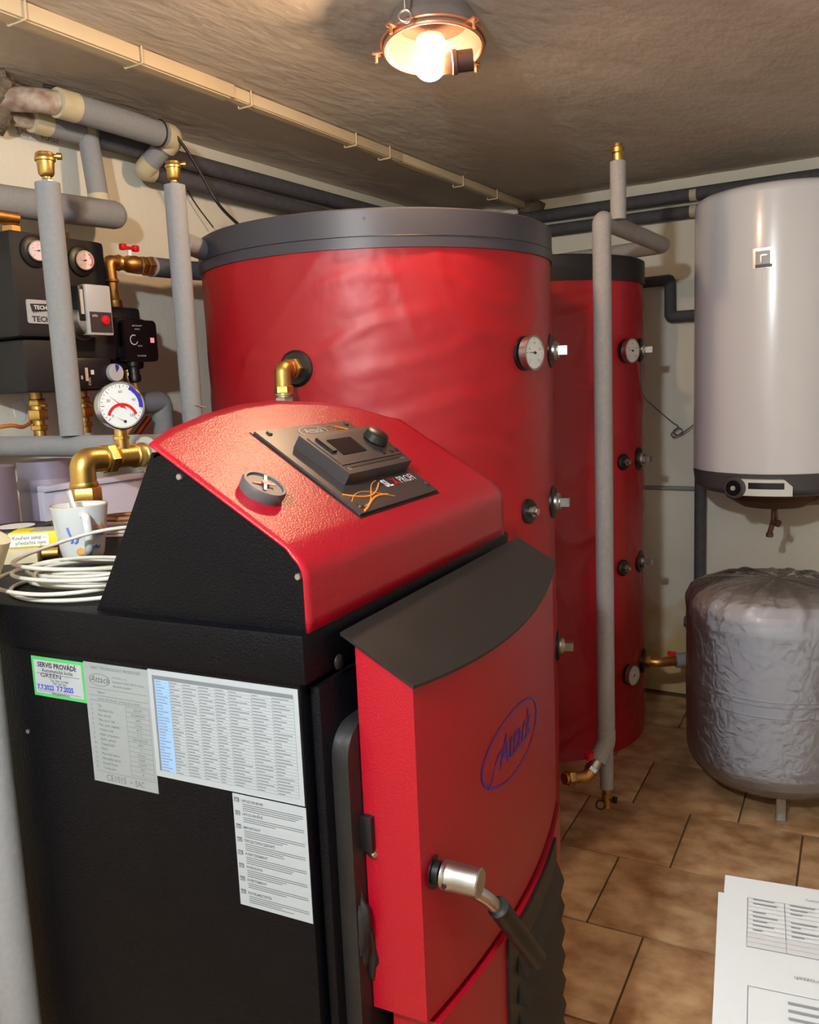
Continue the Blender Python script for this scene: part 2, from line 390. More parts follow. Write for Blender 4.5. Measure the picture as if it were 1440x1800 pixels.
# mortar lump where the pipes come through the wall, handwriting and a paint flake on the wall
def lump(c, sc, seed, n=28):
    b = MB().sphere((0, 0, 0), 1, n)
    b.v = [V(c)+V((p.x*sc[0], p.y*sc[1], p.z*sc[2]))*(1+.3*fbm(p+V((seed, 0, 0)), 3.0, 5)) for p in b.v]; return b
part(wl, 'mortar_patch', lump((XL, 1.29, 1.972), (.11, .10, .065), 3, 48), M_MORTAR, 'rough grey mortar around the pipe holes', angle=180)
fw = (V((XL+.001, 0, 0)), V((0, 1, 0)), V((0, 0, 1)))
p = PX(28, 236, X=XL)
part(wl, 'handwriting', MB().text('Stud. voda', fw, p.y, p.z, .028, .001, rot=.02), MATS['rusty_steel'], 'brown handwritten note on the wall', angle=0)
p = PX(33, 722, X=XL); pts = []
for k in range(14):
    a = 2*math.pi*k/14; rr = random.uniform(.6, 1.1); pts.append((p.y+.022*rr*math.cos(a), p.z+.026*rr*math.sin(a)))
part(wl, 'paint_flake', MB().prism(pts, (XL, 0, 0), (0, 1, 0), (0, 0, 1), .002), M_WHITE, angle=0)

# ------------------------------------------------------------------ boiler (local: x to its front, y away from the camera)
BO = V((-.540, .684, 0)); BR = R(4.53)
boiler = thing('wood_boiler', 'black and red wood boiler with sloped control hood, in the foreground', 'boiler', BO, BR)
BM = Matrix.Translation(BO) @ Matrix.Rotation(BR, 4, 'Z')
def bw(x, y, z): return BM @ V((x, y, z))
ZL = 1.05
def bp(name, mb, mt, label=None, par=None, angle=38): return part(par or boiler, name, mb, mt, label, True, angle)
LB = -.97
bp('body', MB().box(((LB-.01)/2, .298, .535), (-LB-.01, .606-.0, .93), bev=.004), M_BLK, 'black textured steel casing')
bp('lid', MB().box(((LB+.006)/2-.004, .299, ZL-.027), (-LB+.006, .622, .054), bev=.004), M_BLK, 'flat black lid with folded edge')
bp('base_plinth', MB().box((-.48, .298, .035), (.9, .56, .07), bev=.004), M_CAST)
# hood: side plates, back plate, red cover
sidep = [(-.297, 0), (-.002, 0), (-.002, .058), (-.012, .076), (-.03, .092), (-.178, .184), (-.19, .18)]
for y in (.003, .575):
    bp('hood_side', MB().prism([(a, b) for a, b in sidep][::-1], (0, y, ZL), (1, 0, 0), (0, 0, 1), -.006), M_BLK, 'black textured side plate of the control hood')
bp('hood_back', MB().box((-.243, .29, ZL+.093), (.004, .57, .212), ex=(.87, 0, -.49), bev=0), M_BLK)
hs = .63
def arcx(y):
    P_ = [(-.004, -.188), (.003, -.191), (.056, -.209), (.143, -.229), (.233, -.243), (.318, -.247), (.423, -.236), (.498, -.219), (.561, -.186), (.59, -.178)]
    for (a, b), (c, d) in zip(P_, P_[1:]):
        if y <= c: return b+(d-b)*(y-a)/(c-a)
    return P_[-1][1]
mb = MB(); vs = []; fs = []; ny = 48; prof = []
for k in range(5): prof.append((.002, .0+.055*k/4))
for k in range(1, 8):
    a = R(32+58*(1-k/8)); prof.append((.002-.030+.030*math.sin(a) if False else .002-.030*(1-math.cos(R(58)*k/8)), .055+.030*math.sin(R(58)*k/8)))
xs, zs = prof[-1]
NS = 22
for j in range(ny+1):
    y = -.003+.588*j/ny; xa = arcx(y); row = []
    for x, z in prof: row.append((x, y, ZL+z))
    for k in range(1, NS+1):
        x = xs+(xa-xs)*k/NS; row.append((x, y, ZL+.089-hs*(x+.021)+.0015))
    vs += row
w = len(prof)+NS
for j in range(ny):
    for k in range(w-1): a = j*w+k; fs.append((a, a+w, a+w+1, a+1))
mb.add(vs, fs); hood = bp('hood_cover', mb, M_REDH, 'red powder-coated sloped sheet with arched rear edge', angle=60)
md = hood.modifiers.new('thickness', 'SOLIDIFY'); md.thickness = .0025; md.offset = 0
for x, z in ((-.154, .160), (-.008, .058), (-.24, .03)):
    if x > -.2: bp('screw', MB().lathe((x, .003, ZL+z), (0, -1, 0), [(0, .0042), (.0015, .0042), (.003, .003)], 14), M_STEEL)
# sloped frame: ex along +y, ey upslope
sl = V((-1, 0, hs)).normalized()
def HF(x, y, off=.003): return V((x, y, ZL+.089-hs*(x+.021)+.0015))+V((0, 1, 0)).cross(sl)*off
ex_, n_ = V((0, 1, 0)), V((0, 1, 0)).cross(sl)
def hpoly(pts, off, th): 
    b = MB(); q = [HF(x, y, off) for x, y in pts]; k = len(q)
    return b.add(q+[p+n_*th for p in q], [tuple(range(k-1, -1, -1)), tuple(range(k, 2*k))]+[(i, (i+1) % k, (i+1) % k+k, i+k) for i in range(k)])
def hfr(x, y, off): return (HF(x, y, off), ex_, sl)
plate = bp('control_plate', hpoly([(-.026, .166), (-.026, .388), (-.184, .416), (-.184, .180)][::1], .0015, .004), M_PLATE, 'dark panel with flame print', angle=20)
bp('plate_edge', hpoly([(-.023, .162), (-.023, .392), (-.187, .420), (-.187, .176)], .0005, .002), M_RUBBER, par=plate, angle=20)
for x, y in ((-.176, .200), (-.177, .398), (-.037, .184), (-.040, .382)):
    bp('panel_screw', MB().lathe(HF(x, y, .0055), n_, [(0, .0045), (.0015, .0045), (.003, .003)], 12), M_CTRL, par=plate)
fr = hfr(-.170, .297, .006)
mbt = MB().text('Attack', fr, 0, -.004, .017, .0004, 'CENTER', shear=.3)
for k in range(40):
    a = 2*math.pi*k/40; b2 = 2*math.pi*(k+1)/40
    o, ex, ey = fr; q = lambda r1, t: o+ex*(.034*r1*math.cos(t))+ey*(.0005+.0125*r1*math.sin(t))+n_*.0005
    mbt.add([q(1, a), q(1, b2), q(.95, b2), q(.95, a)], [(0, 1, 2, 3)])
mbt.text('HEAT TECHNOLOGY PRODUCER', fr, 0, -.0195, .0038, .0004, 'CENTER')
bp('printed_logo', mbt, M_LGREY, par=plate, angle=0)
fr = hfr(-.055, .297, .006)
bp('model_lettering', MB().text('SL', fr, -.014, -.004, .021, .0005, bold=.0006), M_WHITE, par=plate, angle=0); bp('model_lettering', MB().text('PROFI', fr, .031, -.004, .0205, .0005, sx=.86), M_WHITE, par=plate, angle=0)
bp('model_letter_x', MB().text('X', fr, .0125, -.004, .021, .0005, bold=.0006), M_REDP, par=plate, angle=0)
for base, amp, ph, span, rr in ((-.078, .012, 0., .10, .0020), (-.070, .016, 1.2, .10, .0012), (-.055, .008, 2.1, .085, .0026), (-.062, .013, 3.4, .095, .0010)):
    pts = []
    for k in range(9):
        t = k/8; pts.append(HF(base+.02+amp*math.sin(ph+t*3.4), .178+span*t, .0061))
    bp('flame_streak', MB().smooth_tube(pts, rr*.6, 6, 4), M_ORANGE, par=plate)
for k in range(3):
    pts = [HF(-.178+.004*k+.02*t*t, .345+.05*t+.006*k, .0061) for t in (0, .25, .5, .75, 1)]
    bp('flame_streak', MB().smooth_tube(pts, .0006, 6, 4), M_ORANGE, par=plate)
ctrl = bp('controller', hpoly([(-.071, .206), (-.071, .382), (-.148, .404), (-.148, .213)], .0055, .017), M_CTRL, 'charcoal control unit with small screen', angle=20)
bp('controller_face', hpoly([(-.086, .214), (-.086, .380), (-.140, .395), (-.140, .219)], .0225, .0012), M_PLATE, par=ctrl, angle=20)
bp('screen', hpoly([(-.102, .244), (-.102, .306), (-.131, .312), (-.131, .250)], .0235, .0012), M_SCREEN, par=ctrl, angle=20)
bp('rotary_knob', MB().lathe(HF(-.117, .357, .0235), n_, [(0, .0165), (.003, .0185), (.013, .0165), (.015, .014), (.0155, 0.001)], 28), M_RUBBER, par=ctrl)
bp('selector_switch', hpoly([(-.108, .226), (-.108, .237), (-.135, .240), (-.135, .229)], .0235, .004), M_RUBBER, par=ctrl, angle=20)
for y in (.338, .362, .379): bp('push_button', MB().lathe(HF(-.094, y, .0235), n_, [(0, .004), (.0018, .004)], 12), M_RUBBER, par=ctrl)
bp('ventilation_slot', hpoly([(-.080, .215), (-.080, .380), (-.083, .381), (-.083, .215)], .0225, .0006), M_RUBBER, par=ctrl, angle=20)
bp('controller_lettering', MB().text('SD', hfr(-.077, .214, .0228), 0, 0, .007), M_LGREY, par=ctrl, angle=0); bp('controller_lettering', MB().text('TECH', hfr(-.077, .36, .0228), 0, 0, .005), M_LGREY, par=ctrl, angle=0)
gd = bp('hood_gauge', MB().lathe(HF(-.091, .060, 0), n_, [(0, .0255), (.011, .0265), (.015, .025), (.015, .022), (.012, .0215), (.012, .001)], 36), M_DGREY, 'small round boiler gauge set into the hood')
bp('dial', MB().lathe(HF(-.091, .060, .0122), n_, [(0, .0212), (.0006, .0212)], 30), M_DGREY, par=gd)
bp('needle', MB().box(HF(-.091, .058, .0145), (.026, .0028, .0008), ex=(.5, .8, -.2), ey=n_.cross(V((.5, .8, -.2)))), M_REDP, par=gd, angle=0)
bp('needle_cap', MB().lathe(HF(-.091, .061, .014), n_, [(0, .005), (.002, .005)], 14), M_REDP, par=gd)
bp('bridge', MB().box(HF(-.091, .060, .0152), (.038, .0035, .001), ex=(-.5, .75, .3), ey=n_.cross(V((-.5, .75, .3)))), M_STEEL, par=gd, angle=0)
# inner cast door and frame details
def rrect(x0, y0, x1, y1, r, seg=6):
    pts = []
    for cx, cy, a0 in ((x1-r, y0+r, -90), (x1-r, y1-r, 0), (x0+r, y1-r, 90), (x0+r, y0+r, 180)):
        for k in range(seg+1): a = R(a0+90*k/seg); pts.append((cx+r*math.cos(a), cy+r*math.sin(a)))
    return pts
bp('front_frame', MB().box((.001, .298, .52), (.012, .585, .94), bev=.003), M_BLK)
inner = bp('inner_door', MB().prism(rrect(.022, .50, .58, .938, .035), (.005, 0, 0), (0, 1, 0), (0, 0, 1), .022), M_CAST, 'black cast inner door', angle=50)
bp('inner_door', MB().prism(rrect(.022, .10, .58, .485, .035), (.005, 0, 0), (0, 1, 0), (0, 0, 1), .022), M_CAST, 'black cast lower inner door', angle=50)
bp('hinge_weld', lump((.022, .035, .70), (.014, .012, .05), 9, 18), M_CAST, par=inner, angle=180)
bp('hinge_weld', lump((.024, .05, .665), (.012, .01, .035), 5, 18), M_CAST, par=inner, angle=180)
bp('latch_block', MB().box((.032, .046, .812), (.018, .012, .042), bev=.003), M_PLAST, par=inner)
bp('latch_bolt', MB().lathe((.030, .052, .787), (1, -.6, 0), [(0, .005), (.01, .005), (.013, .003)], 14), M_CHROME, par=inner)
bp('blanking_plug', MB().lathe((.006, .048, 1.004), (1, 0, 0), [(0, .0085), (.002, .0085), (.0035, .006)], 18), M_CAST)
# upper red door shield, bowed
def xf(y): return .1145-.36*(y-.28)**2
def bow(y0, y1, xb, off=0., n=26): return [(xb, y0)]+[(xf(y0+(y1-y0)*k/n)+off, y0+(y1-y0)*k/n) for k in range(n+1)]+[(xb, y1)]
def capz(x): return ZL-.002-.583*x
def door_shell(outl, zb, ztop):
    k = len(outl); vs = [V((x, y, zb)) for x, y in outl]+[V((x, y, ztop(x))) for x, y in outl]
    return MB().add(vs, [tuple(range(k-1, -1, -1)), tuple(range(k, 2*k))]+[(i, (i+1) % k, (i+1) % k+k, i+k) for i in range(k)])
YN, YFAR = .048, .612
ud = bp('upper_door', door_shell(bow(YN, YFAR, .028), .597, lambda x: capz(x)-.004), M_RED, 'bowed red upper door', angle=25)
ol = bow(YN-.006, YFAR+.008, .014, .005)
bp('door_cap', door_shell(ol, 0, lambda x: capz(x)), M_CAP, 'sloping black cap plate on the upper door', angle=25)
co = COL.objects[-1] if False else bpy.data.objects['door_cap']
for v in co.data.vertices:
    if v.co.z < .5: v.co.z = capz(v.co.x)-.0035
# oval emblem on the bowed face
mbt = MB().text('Attack', (V((0, 0, 0)), V((0, 1, 0)), V((0, 0, 1))), .308, .811, .056, 0, 'CENTER', shear=.35, sx=.86)
mbt.v = [V((xf(p.y)+.0009, p.y, p.z)) for p in mbt.v]
sw = [(.203, .810), (.207, .801), (.214, .800), (.221, .808), (.231, .822), (.243, .830), (.257, .830)]
for (a, b), (c, d) in zip(sw, sw[1:]): mbt.add([V((xf(a)+.0009, a, b)), V((xf(c)+.0009, c, d)), V((xf(c)+.0009, c, d+.004)), V((xf(a)+.0009, a, b+.004))], [(0, 1, 2, 3)])
for k in range(64):
    a = 2*math.pi*k/64; b2 = 2*math.pi*(k+1)/64
    def q(s_, t): y = .302+.114*s_*math.cos(t); z = .827+.044*s_*math.sin(t); return V((xf(y)+.0009, y, z))
    mbt.add([q(1, a), q(1, b2), q(.955, b2), q(.955, a)], [(0, 1, 2, 3)])
bp('oval_emblem', mbt, M_BLUE, 'blue oval emblem with script lettering', par=ud, angle=0)
# lever handle
hy, hz = .074, .765; hx = xf(hy)
hd = bp('door_handle', MB().lathe((hx-.012, hy, hz), (1, 0, 0), [(0, .0125), (.02, .0125)], 24), M_RUBBER, 'chrome lever with black grip')
bp('handle_hole', MB().lathe((hx+.0005, hy, hz), (1, 0, 0), [(0, .019), (.0006, .019)], 28), M_RUBBER, par=ud)
sk = MB().lathe((hx+.010, hy, hz-.001), (1, .02, -.02), [(0, .0145), (.001, .0158), (.006, .0158), (.007, .0165), (.012, .0158), (.043, .0158), (.0445, .0145), (.0445, .001)], 30)
bp('handle_socket', sk, M_STEEL, par=hd)
bp('grub_screw', MB().lathe((hx+.018, hy-.0155, hz-.004), (0, -1, -.2), [(0, .003), (.0015, .003)], 10), M_CAST, par=hd)
h0 = V((hx+.040, hy+.008, hz-.012)); h1 = V((hx+.058, hy+.040, hz-.052)); h2 = V((hx+.074, hy+.124, hz-.168))
bp('handle_rod', MB().tube([h0-V((.006, .004, -.002)), h0.lerp(h1, .6), h1.lerp(h2, .15)], .0085, .01, 14), M_CHROME, par=hd)
bp('handle_grip', MB().tube([h1, h2], lambda t: .0125+.001*math.sin(t*3.1), 0, 22), M_RUBBER, 'black plastic grip', par=hd)
# lower door with louvred grille
ld = bp('lower_door', door_shell(bow(YN+.014, YFAR-.006, .045, .006), .12, lambda x: .588), M_RED, 'bowed red lower door', angle=25)
gy0, gy1 = .235, .505
gl = [(xf(gy0+(gy1-gy0)*k/14)+.0065, gy0+(gy1-gy0)*k/14) for k in range(15)]
gl = gl+[(x+.004, y) for x, y in gl[::-1]]
bp('grille_plate', door_shell(gl[::-1], .13, lambda x: .583), M_CAP, 'black louvred air grille', par=ld, angle=25)
for k in range(10):
    z = .548-.043*k; mb = MB(); a = gy0+.03; b_ = gy1-.002; vs = []; n = 12
    for i in range(n+1):
        y = a+(b_-a)*i/n; x = xf(y)+.0105
        vs += [V((x-.001, y, z)), V((x+.012, y, z-.034)), V((x-.001, y, z-.034))]
    fs = []
    for i in range(n):
        for q_ in range(3): c = i*3; fs.append((c+q_, c+(q_+1) % 3, c+3+(q_+1) % 3, c+3+q_))
    fs += [(0, 2, 1), (n*3, n*3+1, n*3+2)]
    bp('louvre', mb.add(vs, fs), M_CAP, par=ld, angle=20)
# stickers on the side panel (frame: x to the front, z up)
SP = (V((0, -.0055, ZL)), V((1, 0, 0)), V((0, 0, 1)))
def sticker(name, x0, z0, x1, z1, mt, label): return bp(name, MB().box(((x0+x1)/2, -.0055, ZL+(z0+z1)/2), (x1-x0, .0008, z1-z0)), mt, label, angle=0)
SB = .0006
s1 = sticker('service_sticker', -.408, -.116, -.319, -.065, M_GREEN, 'white service sticker with green border and handwritten dates')
bp('sticker_field', MB().rect(SP, -.404, -.112, -.323, -.069, SB), M_STICKW, par=s1, angle=0)
t = MB()
t.text('SERVIS PROVÁDÍ:', SP, -.364, -.0775, .0088, SB+.0004, 'CENTER', sx=1.0, bold=.0002); t.text('Automatické kotle', SP, -.364, -.0838, .007, SB+.0004, 'CENTER')
t.text('GREEN', SP, -.376, -.0905, .0078, SB+.0004, 'CENTER', sx=1.5); t.text('Tel. 734 113 939', SP, -.362, -.0952, .0045, SB+.0004, 'CENTER'); t.text('777 147 193', SP, -.362, -.0992, .0045, SB+.0004, 'CENTER')
t.rect(SP, -.40, -.0862, -.327, -.0858, SB+.0004); t.rect(SP, -.40, -.1088, -.327, -.1085, SB+.0004); t.text('www.greeneko.cz', SP, -.362, -.1116, .0042, SB+.0004, 'CENTER')
bp('printed_text', t, M_INK, par=s1, angle=0)
bp('handwritten_dates', MB().text('7.7.2022  7.7.2025', SP, -.401, -.1068, .0088, SB+.0005, rot=.02, bold=.0002, sx=.95), M_INKB, par=s1, angle=0)
s2 = sticker('data_plate', -.319, -.214, -.2175, -.063, M_STICK, 'pale grey data plate with specification rows')
t = MB(); t.text('HEAT TECHNOLOGY PRODUCER', SP, -.268, -.0705, .0052, SB, 'CENTER'); t.text('Attack', SP, -.310, -.0868, .0115, SB, shear=.35)
for k in range(36):
    a = 2*math.pi*k/36; b2 = 2*math.pi*(k+1)/36; q = lambda s_, u: SP[0]+V((-.2945+.0165*s_*math.cos(u), -SB, -.0835+.0078*s_*math.sin(u)))
    t.add([q(1, a), q(1, b2), q(.94, b2), q(.94, a)], [(0, 1, 2, 3)])
for i, l in enumerate(('ATTACK, s.r.o.', 'Dielenská Kružná, 038 61 Vrútky', 'Slovenská republika')): t.text(l, SP, -.2735, -.0795-.0052*i, .0036, SB)
t.text('Názov', SP, -.300, -.1003, .0045, SB); t.text('KOTOL ZPLYŇOVACÍ - ATTACK SLX 25 PROFI', SP, -.267, -.1085, .0032, SB, 'CENTER')
rows = ['Typ', 'Výrobné číslo', 'Rok výroby', 'Max. prev. tlak', 'Max. prev. teplota', 'Objem vody', 'Elektr. pripojenie', 'Elektr. príkon', 'Trieda kotla', 'Palivo', 'Menovitý výkon', 'Minimálny výkon', 'Stupeň krytia', 'Trieda palív']
vals = ['25SLXP', 'SL22080237S', '2022', '2,5 bar', '95°C', '117 L', '230V/50Hz/2A', '42W', '5', 'Drevo', '25kW', '12,5kW', 'IP21', 'A']
for i, (a, b_) in enumerate(zip(rows, vals)):
    z = -.1168-.0061*i; t.text('%d' % (i+2), SP, -.3115, z, .0044, SB, 'CENTER'); t.text(a, SP, -.302, z, .0044, SB); t.text(b_, SP, -.2385, z+.0005, .0040, SB, 'CENTER')
    for zz in (z-.0014, z+.0047): t.rect(SP, -.257, zz, -.221, zz+.0003, SB)
    for xx in (-.257, -.221): t.rect(SP, xx, z-.0014, xx+.0003, z+.0047, SB)
for z in (-.0945, -.1035, -.1100): t.rect(SP, -.313, z, -.221, z+.0004, SB)
t.rect(SP, -.313, -.2003, -.2185, -.1999, SB)
t.text('CE1015', SP, -.2985, -.2105, .0112, SB, sx=.9); t.text('EAC', SP, -.2525, -.2105, .0105, SB, sx=.75); t.text('AC', SP, -.261, -.2085, .004, SB)
bp('printed_text', t, M_INKG, par=s2, angle=0)
s3 = sticker('language_table', -.2175, -.191, -.0125, -.061, M_STICKW, 'white table sheet with many language columns')
bp('blue_column', MB().rect(SP, -.2085, -.1835, -.187, -.0725, SB), M_LBLUE, par=s3, angle=0)
t = MB(); t.rect(SP, -.2115, -.0722, -.0185, -.0675, SB); t.rect(SP, -.2115, -.1835, -.2085, -.0722, SB)
cols = [-.2085, -.187, -.168, -.145, -.122, -.1035, -.073, -.046, -.0185]
for x in cols[1:]: t.rect(SP, x-.0001, -.1835, x+.0002, -.0722, SB)
random.seed(3); nr = 31
for i in range(nr):
    z = -.0722-(i+1)*.1113/nr; t.rect(SP, -.2085, z, -.0185, z+.00028, SB)
    for a, b_ in zip(cols, cols[1:]):
        wln = (b_-a-.003)*random.uniform(.3, .95); t.rect(SP, a+.0012, z+.0012, a+.0012+wln, z+.0020, SB+.0002)
for i, a in enumerate(cols[:-1]): t.text(['SK', 'CZ', 'EN', 'RU', 'FR', 'DE', 'RO', 'HU'][i], SP, a+.002, -.0712, .0036, SB+.001) if False else None
bp('printed_table', t, M_INKT, par=s3, angle=0)
s4 = sticker('warning_sheet', -.1085, -.327, -.0115, -.193, M_STICKW, 'white sheet with warnings in eight languages')
t = MB(); tw = MB()
heads = ['UPOZORNENIE', 'UPOZORNĚNÍ', 'IMPORTANT', 'ПРЕДУПРЕЖДЕНИЕ', 'AVERTISSEMENT', 'WARNUNG', 'AVERTISMENT', 'FIGYELMEZTETÉS']
for i, (c, hd_) in enumerate(zip(['SK', 'CZ', 'EN', 'RU', 'FR', 'DE', 'RO', 'HU'], heads)):
    z = -.1985-.0158*i; t.rect(SP, -.1065, z-.0035, -.0995, z+.0018, SB); tw.text(c, SP, -.103, z-.0026, .0046, SB+.0004, 'CENTER', bold=.0001); t.text(hd_, SP, -.0965, z-.0024, .0042, SB, bold=.0001)
    for q_ in range(4): 
        if q_ == 3 and i in (1, 6): continue
        t.rect(SP, -.0955, z-.0054-.0024*q_, -.0955+(.08 if q_ < 2 else random.uniform(.04, .075)), z-.0046-.0024*q_, SB)
bp('printed_text', t, M_INKG, par=s4, angle=0); bp('language_codes', tw, M_STICKW, par=s4, angle=0)
bp('rivet', MB().lathe((-.429, -.005, ZL-.168), (0, -1, 0), [(0, .003), (.0015, .003), (.0025, .0015)], 10), M_STEEL)

# ------------------------------------------------------------------ gauges and fittings shared by several things
def gauge(t, name, c, n, r, depth, dial=M_WHITE, case=M_STEEL, needle_deg=180, label=None, marks=True, band=None, needle=M_INK, text=None):
    """round dial gauge: c = centre of the front glass, n = facing direction"""
    c = V(c); n = V(n).normalized(); up = V((0, 0, 1)); ex = up.cross(n).normalized(); ey = n.cross(ex)
    g = part(t, name, MB().lathe(c-n*depth, n, [(0, r*.94), (depth*.55, r*.94), (depth*.6, r), (depth, r), (depth*1.02, r*.95), (depth*.92, r*.9), (depth*.92, .001)], 36), case, label)
    f = (c-n*depth*.05, ex, ey)
    part(g, 'dial', MB().lathe(c-n*depth*.07, n, [(0, r*.9), (r*.01, r*.9)], 32), dial)
    mk = MB()
    if marks:
        for k in range(25):
            a = R(225-270*k/24); l = .72 if k % 4 == 0 else .8; d = ex*math.cos(a)+ey*math.sin(a); pd = ex*-math.sin(a)+ey*math.cos(a); o = f[0]+n*.0002
            w_ = r*.012; mk.add([o+d*r*l-pd*w_, o+d*r*.86-pd*w_, o+d*r*.86+pd*w_, o+d*r*l+pd*w_], [(0, 1, 2, 3)])
            if k % 6 == 0: mk.text(str(k*5), f, math.cos(a)*r*.58, math.sin(a)*r*.58-r*.06, r*.17, .0003, 'CENTER')
        if text: mk.text(text, f, 0, -r*.5, r*.16, .0003, 'CENTER')
        part(g, 'dial_print', mk, M_INK, angle=0)
    for (a0, a1, r0, r1, mt) in (band or []):
        b = MB(); o = f[0]+n*.0004
        for k in range(16):
            t0 = R(a0+(a1-a0)*k/16); t1 = R(a0+(a1-a0)*(k+1)/16); q = lambda rr, a: o+(ex*math.cos(a)+ey*math.sin(a))*r*rr
            b.add([q(r0, t0), q(r1, t0), q(r1, t1), q(r0, t1)], [(0, 1, 2, 3)])
        part(g, 'colour_band', b, mt, angle=0)
    a = R(needle_deg); d = ex*math.cos(a)+ey*math.sin(a); pd = ex*-math.sin(a)+ey*math.cos(a); o = f[0]+n*.0012
    part(g, 'needle', MB().add([o-d*r*.2-pd*r*.03, o+d*r*.72, o-d*r*.2+pd*r*.03], [(0, 1, 2)]).lathe(o, n, [(0, r*.09), (.001, r*.09)], 12), needle, angle=30)
    return g
def plug(t, c, n, r=.030, hexr=.017, small=False):
    """black rosette with a zinc hexagon plug"""
    ro = part(t, 'rosette', MB().lathe(c-n*.006, n, [(0, r), (.008, r), (.012, r*.85), (.012, .001)], 30), M_RUBBER)
    if small:
        part(ro, 'plug', MB().lathe(c+n*.004, n, [(0, hexr*.8), (.01, hexr*.8)], 16).hexn(c+n*.013, n, .012, hexr*.55), M_STEEL)
    else:
        part(ro, 'plug', MB().lathe(c+n*.004, n, [(0, hexr*1.25), (.008, hexr*1.25), (.014, hexr), (.016, hexr)], 26).box(c+n*.029, (.026, hexr*1.1, hexr*1.1), ex=n, ey=V((0, 0, 1)).cross(n)), M_STEEL, angle=30)
def jacket(c, Rr, z0, z1, seed, amp=.004, nz=150, na=260, creases=()):
    b = MB(); vs = []; fs = []
    for j in range(nz+1):
        z = z0+(z1-z0)*j/nz
        for k in range(na):
            a = 2*math.pi*k/na; e = min(1, j/3, (nz-j)/3)
            d = amp*fbm((math.cos(a)*1.3+seed, math.sin(a)*1.3, z*2.2), 1.5, 3)
            ph = z*9+.9*math.sin(3*a+seed)+2.5*fbm((math.cos(a)+seed, math.sin(a), z), 1.7, 2)
            d += amp*.5*max(0, math.sin(ph*2.2))**8*e
            ad = math.degrees(math.atan2(math.cos(a), -math.sin(a))) if True else 0   # 0 = towards -Y, 90 = +X
            for (A0, Z0, A1, Z1, ca, cw) in creases:
                ux, uz = (A1-A0)*Rr*.01745, Z1-Z0; L2_ = ux*ux+uz*uz; px_, pz_ = (ad-A0)*Rr*.01745, z-Z0
                tt = (px_*ux+pz_*uz)/L2_
                if -.1 < tt < 1.1:
                    q = (px_*uz-pz_*ux)/math.sqrt(L2_)+.012*math.sin(tt*5+A0); fade = max(0, min(1, 4*(tt+.1), 4*(1.1-tt)))
                    d += .5*ca*fade*(math.exp(-(q/cw)**2)-.6*math.exp(-((q+1.6*cw)/cw)**2))
            rr = Rr-amp*.5+d*e; vs.append(V((c[0]+rr*math.cos(a), c[1]+rr*math.sin(a), z)))
    for j in range(nz):
        for k in range(na): k2 = (k+1) % na; fs.append((j*na+k, j*na+k2, (j+1)*na+k2, (j+1)*na+k))
    fs.append(tuple(range(na-1, -1, -1))); fs.append(tuple(nz*na+k for k in range(na)))
    return b.add(vs, fs)

# ------------------------------------------------------------------ buffer tanks
C1 = (-1.25, 1.969); R1 = .45
tk = thing('buffer_tank', 'big round red buffer tank with grey lid rim behind the boiler', 'tank', (C1[0], C1[1], 0))
part(tk, 'jacket', jacket(C1, R1, .06, 1.60, 2, creases=((12, 1.36, 48, 1.47, .004, .014), (20, 1.30, 60, 1.40, .003, .016), (45, 1.52, 78, 1.47, .003, .014), (30, 1.22, 70, 1.27, .003, .018), (50, 1.16, 86, 1.10, .003, .016), (12, 1.50, 40, 1.545, .003, .013), (-30, 1.42, 5, 1.36, .003, .015))), M_TANK, 'red vinyl insulation jacket', angle=60)
part(tk, 'lid_rim', MB().lathe((C1[0], C1[1], 1.585), (0, 0, 1), [(0, R1+.003), (.078, R1+.003), (.082, R1-.004), (.082, .01)], 120), M_TANKLID, 'dark grey plastic lid rim')
part(tk, 'rim_seam', MB().lathe((C1[0], C1[1], 1.608), (0, 0, 1), [(0, R1+.0035), (.0008, R1+.0042), (.0016, R1+.0035)], 120, caps=False), M_TANKLID2)
part(tk, 'foot_ring', MB().lathe((C1[0], C1[1], 0), (0, 0, 1), [(0, .36), (.07, .36)], 60), M_CAST)
c, n = rosette_frame(C1, R1, 29.7, 1.645); part(tk, 'lid_screw', MB().lathe(c, n, [(0, .005), (.003, .004)], 12), M_RUBBER)
def tgauge(t, C, Rr, ang, z, r, nd, ln=.03):
    c, n = rosette_frame(C, Rr, ang, z); part(t, 'rosette', MB().lathe(c-n*.004, n, [(0, r*1.0), (.008, r*1.0), (.01, r*.9)], 30), M_RUBBER)
    gauge(t, 'thermometer', c+n*ln, n, r, .02, needle_deg=nd, label='round steel thermometer with white dial')
tgauge(tk, C1, R1, 80, 1.357, .040, 178)
c, n = rosette_frame(C1, R1, 103, 1.365); plug(tk, c, n, .042, .020)
c, n = rosette_frame(C1, R1, 81, .985); plug(tk, c, n, .030, .016, True)
c, n = rosette_frame(C1, R1, 102.5, .984); plug(tk, c, n, .042, .020)
c, n = rosette_frame(C1, R1, 109, .587); plug(tk, c, n, .040, .020)
c, n = rosette_frame(C1, R1, 7.9, 1.342); part(tk, 'rosette', MB().lathe(c-n*.004, n, [(0, .040), (.006, .040), (.011, .034), (.011, .001)], 36), M_RUBBER, 'round black rubber rosette')
c0 = c.copy(); n0 = n.copy()
C2 = (-1.221, 2.96); R2 = .38
tk2 = thing('buffer_tank', 'narrower red buffer tank with black lid rim, beside the back wall', 'tank', (C2[0], C2[1], 0))
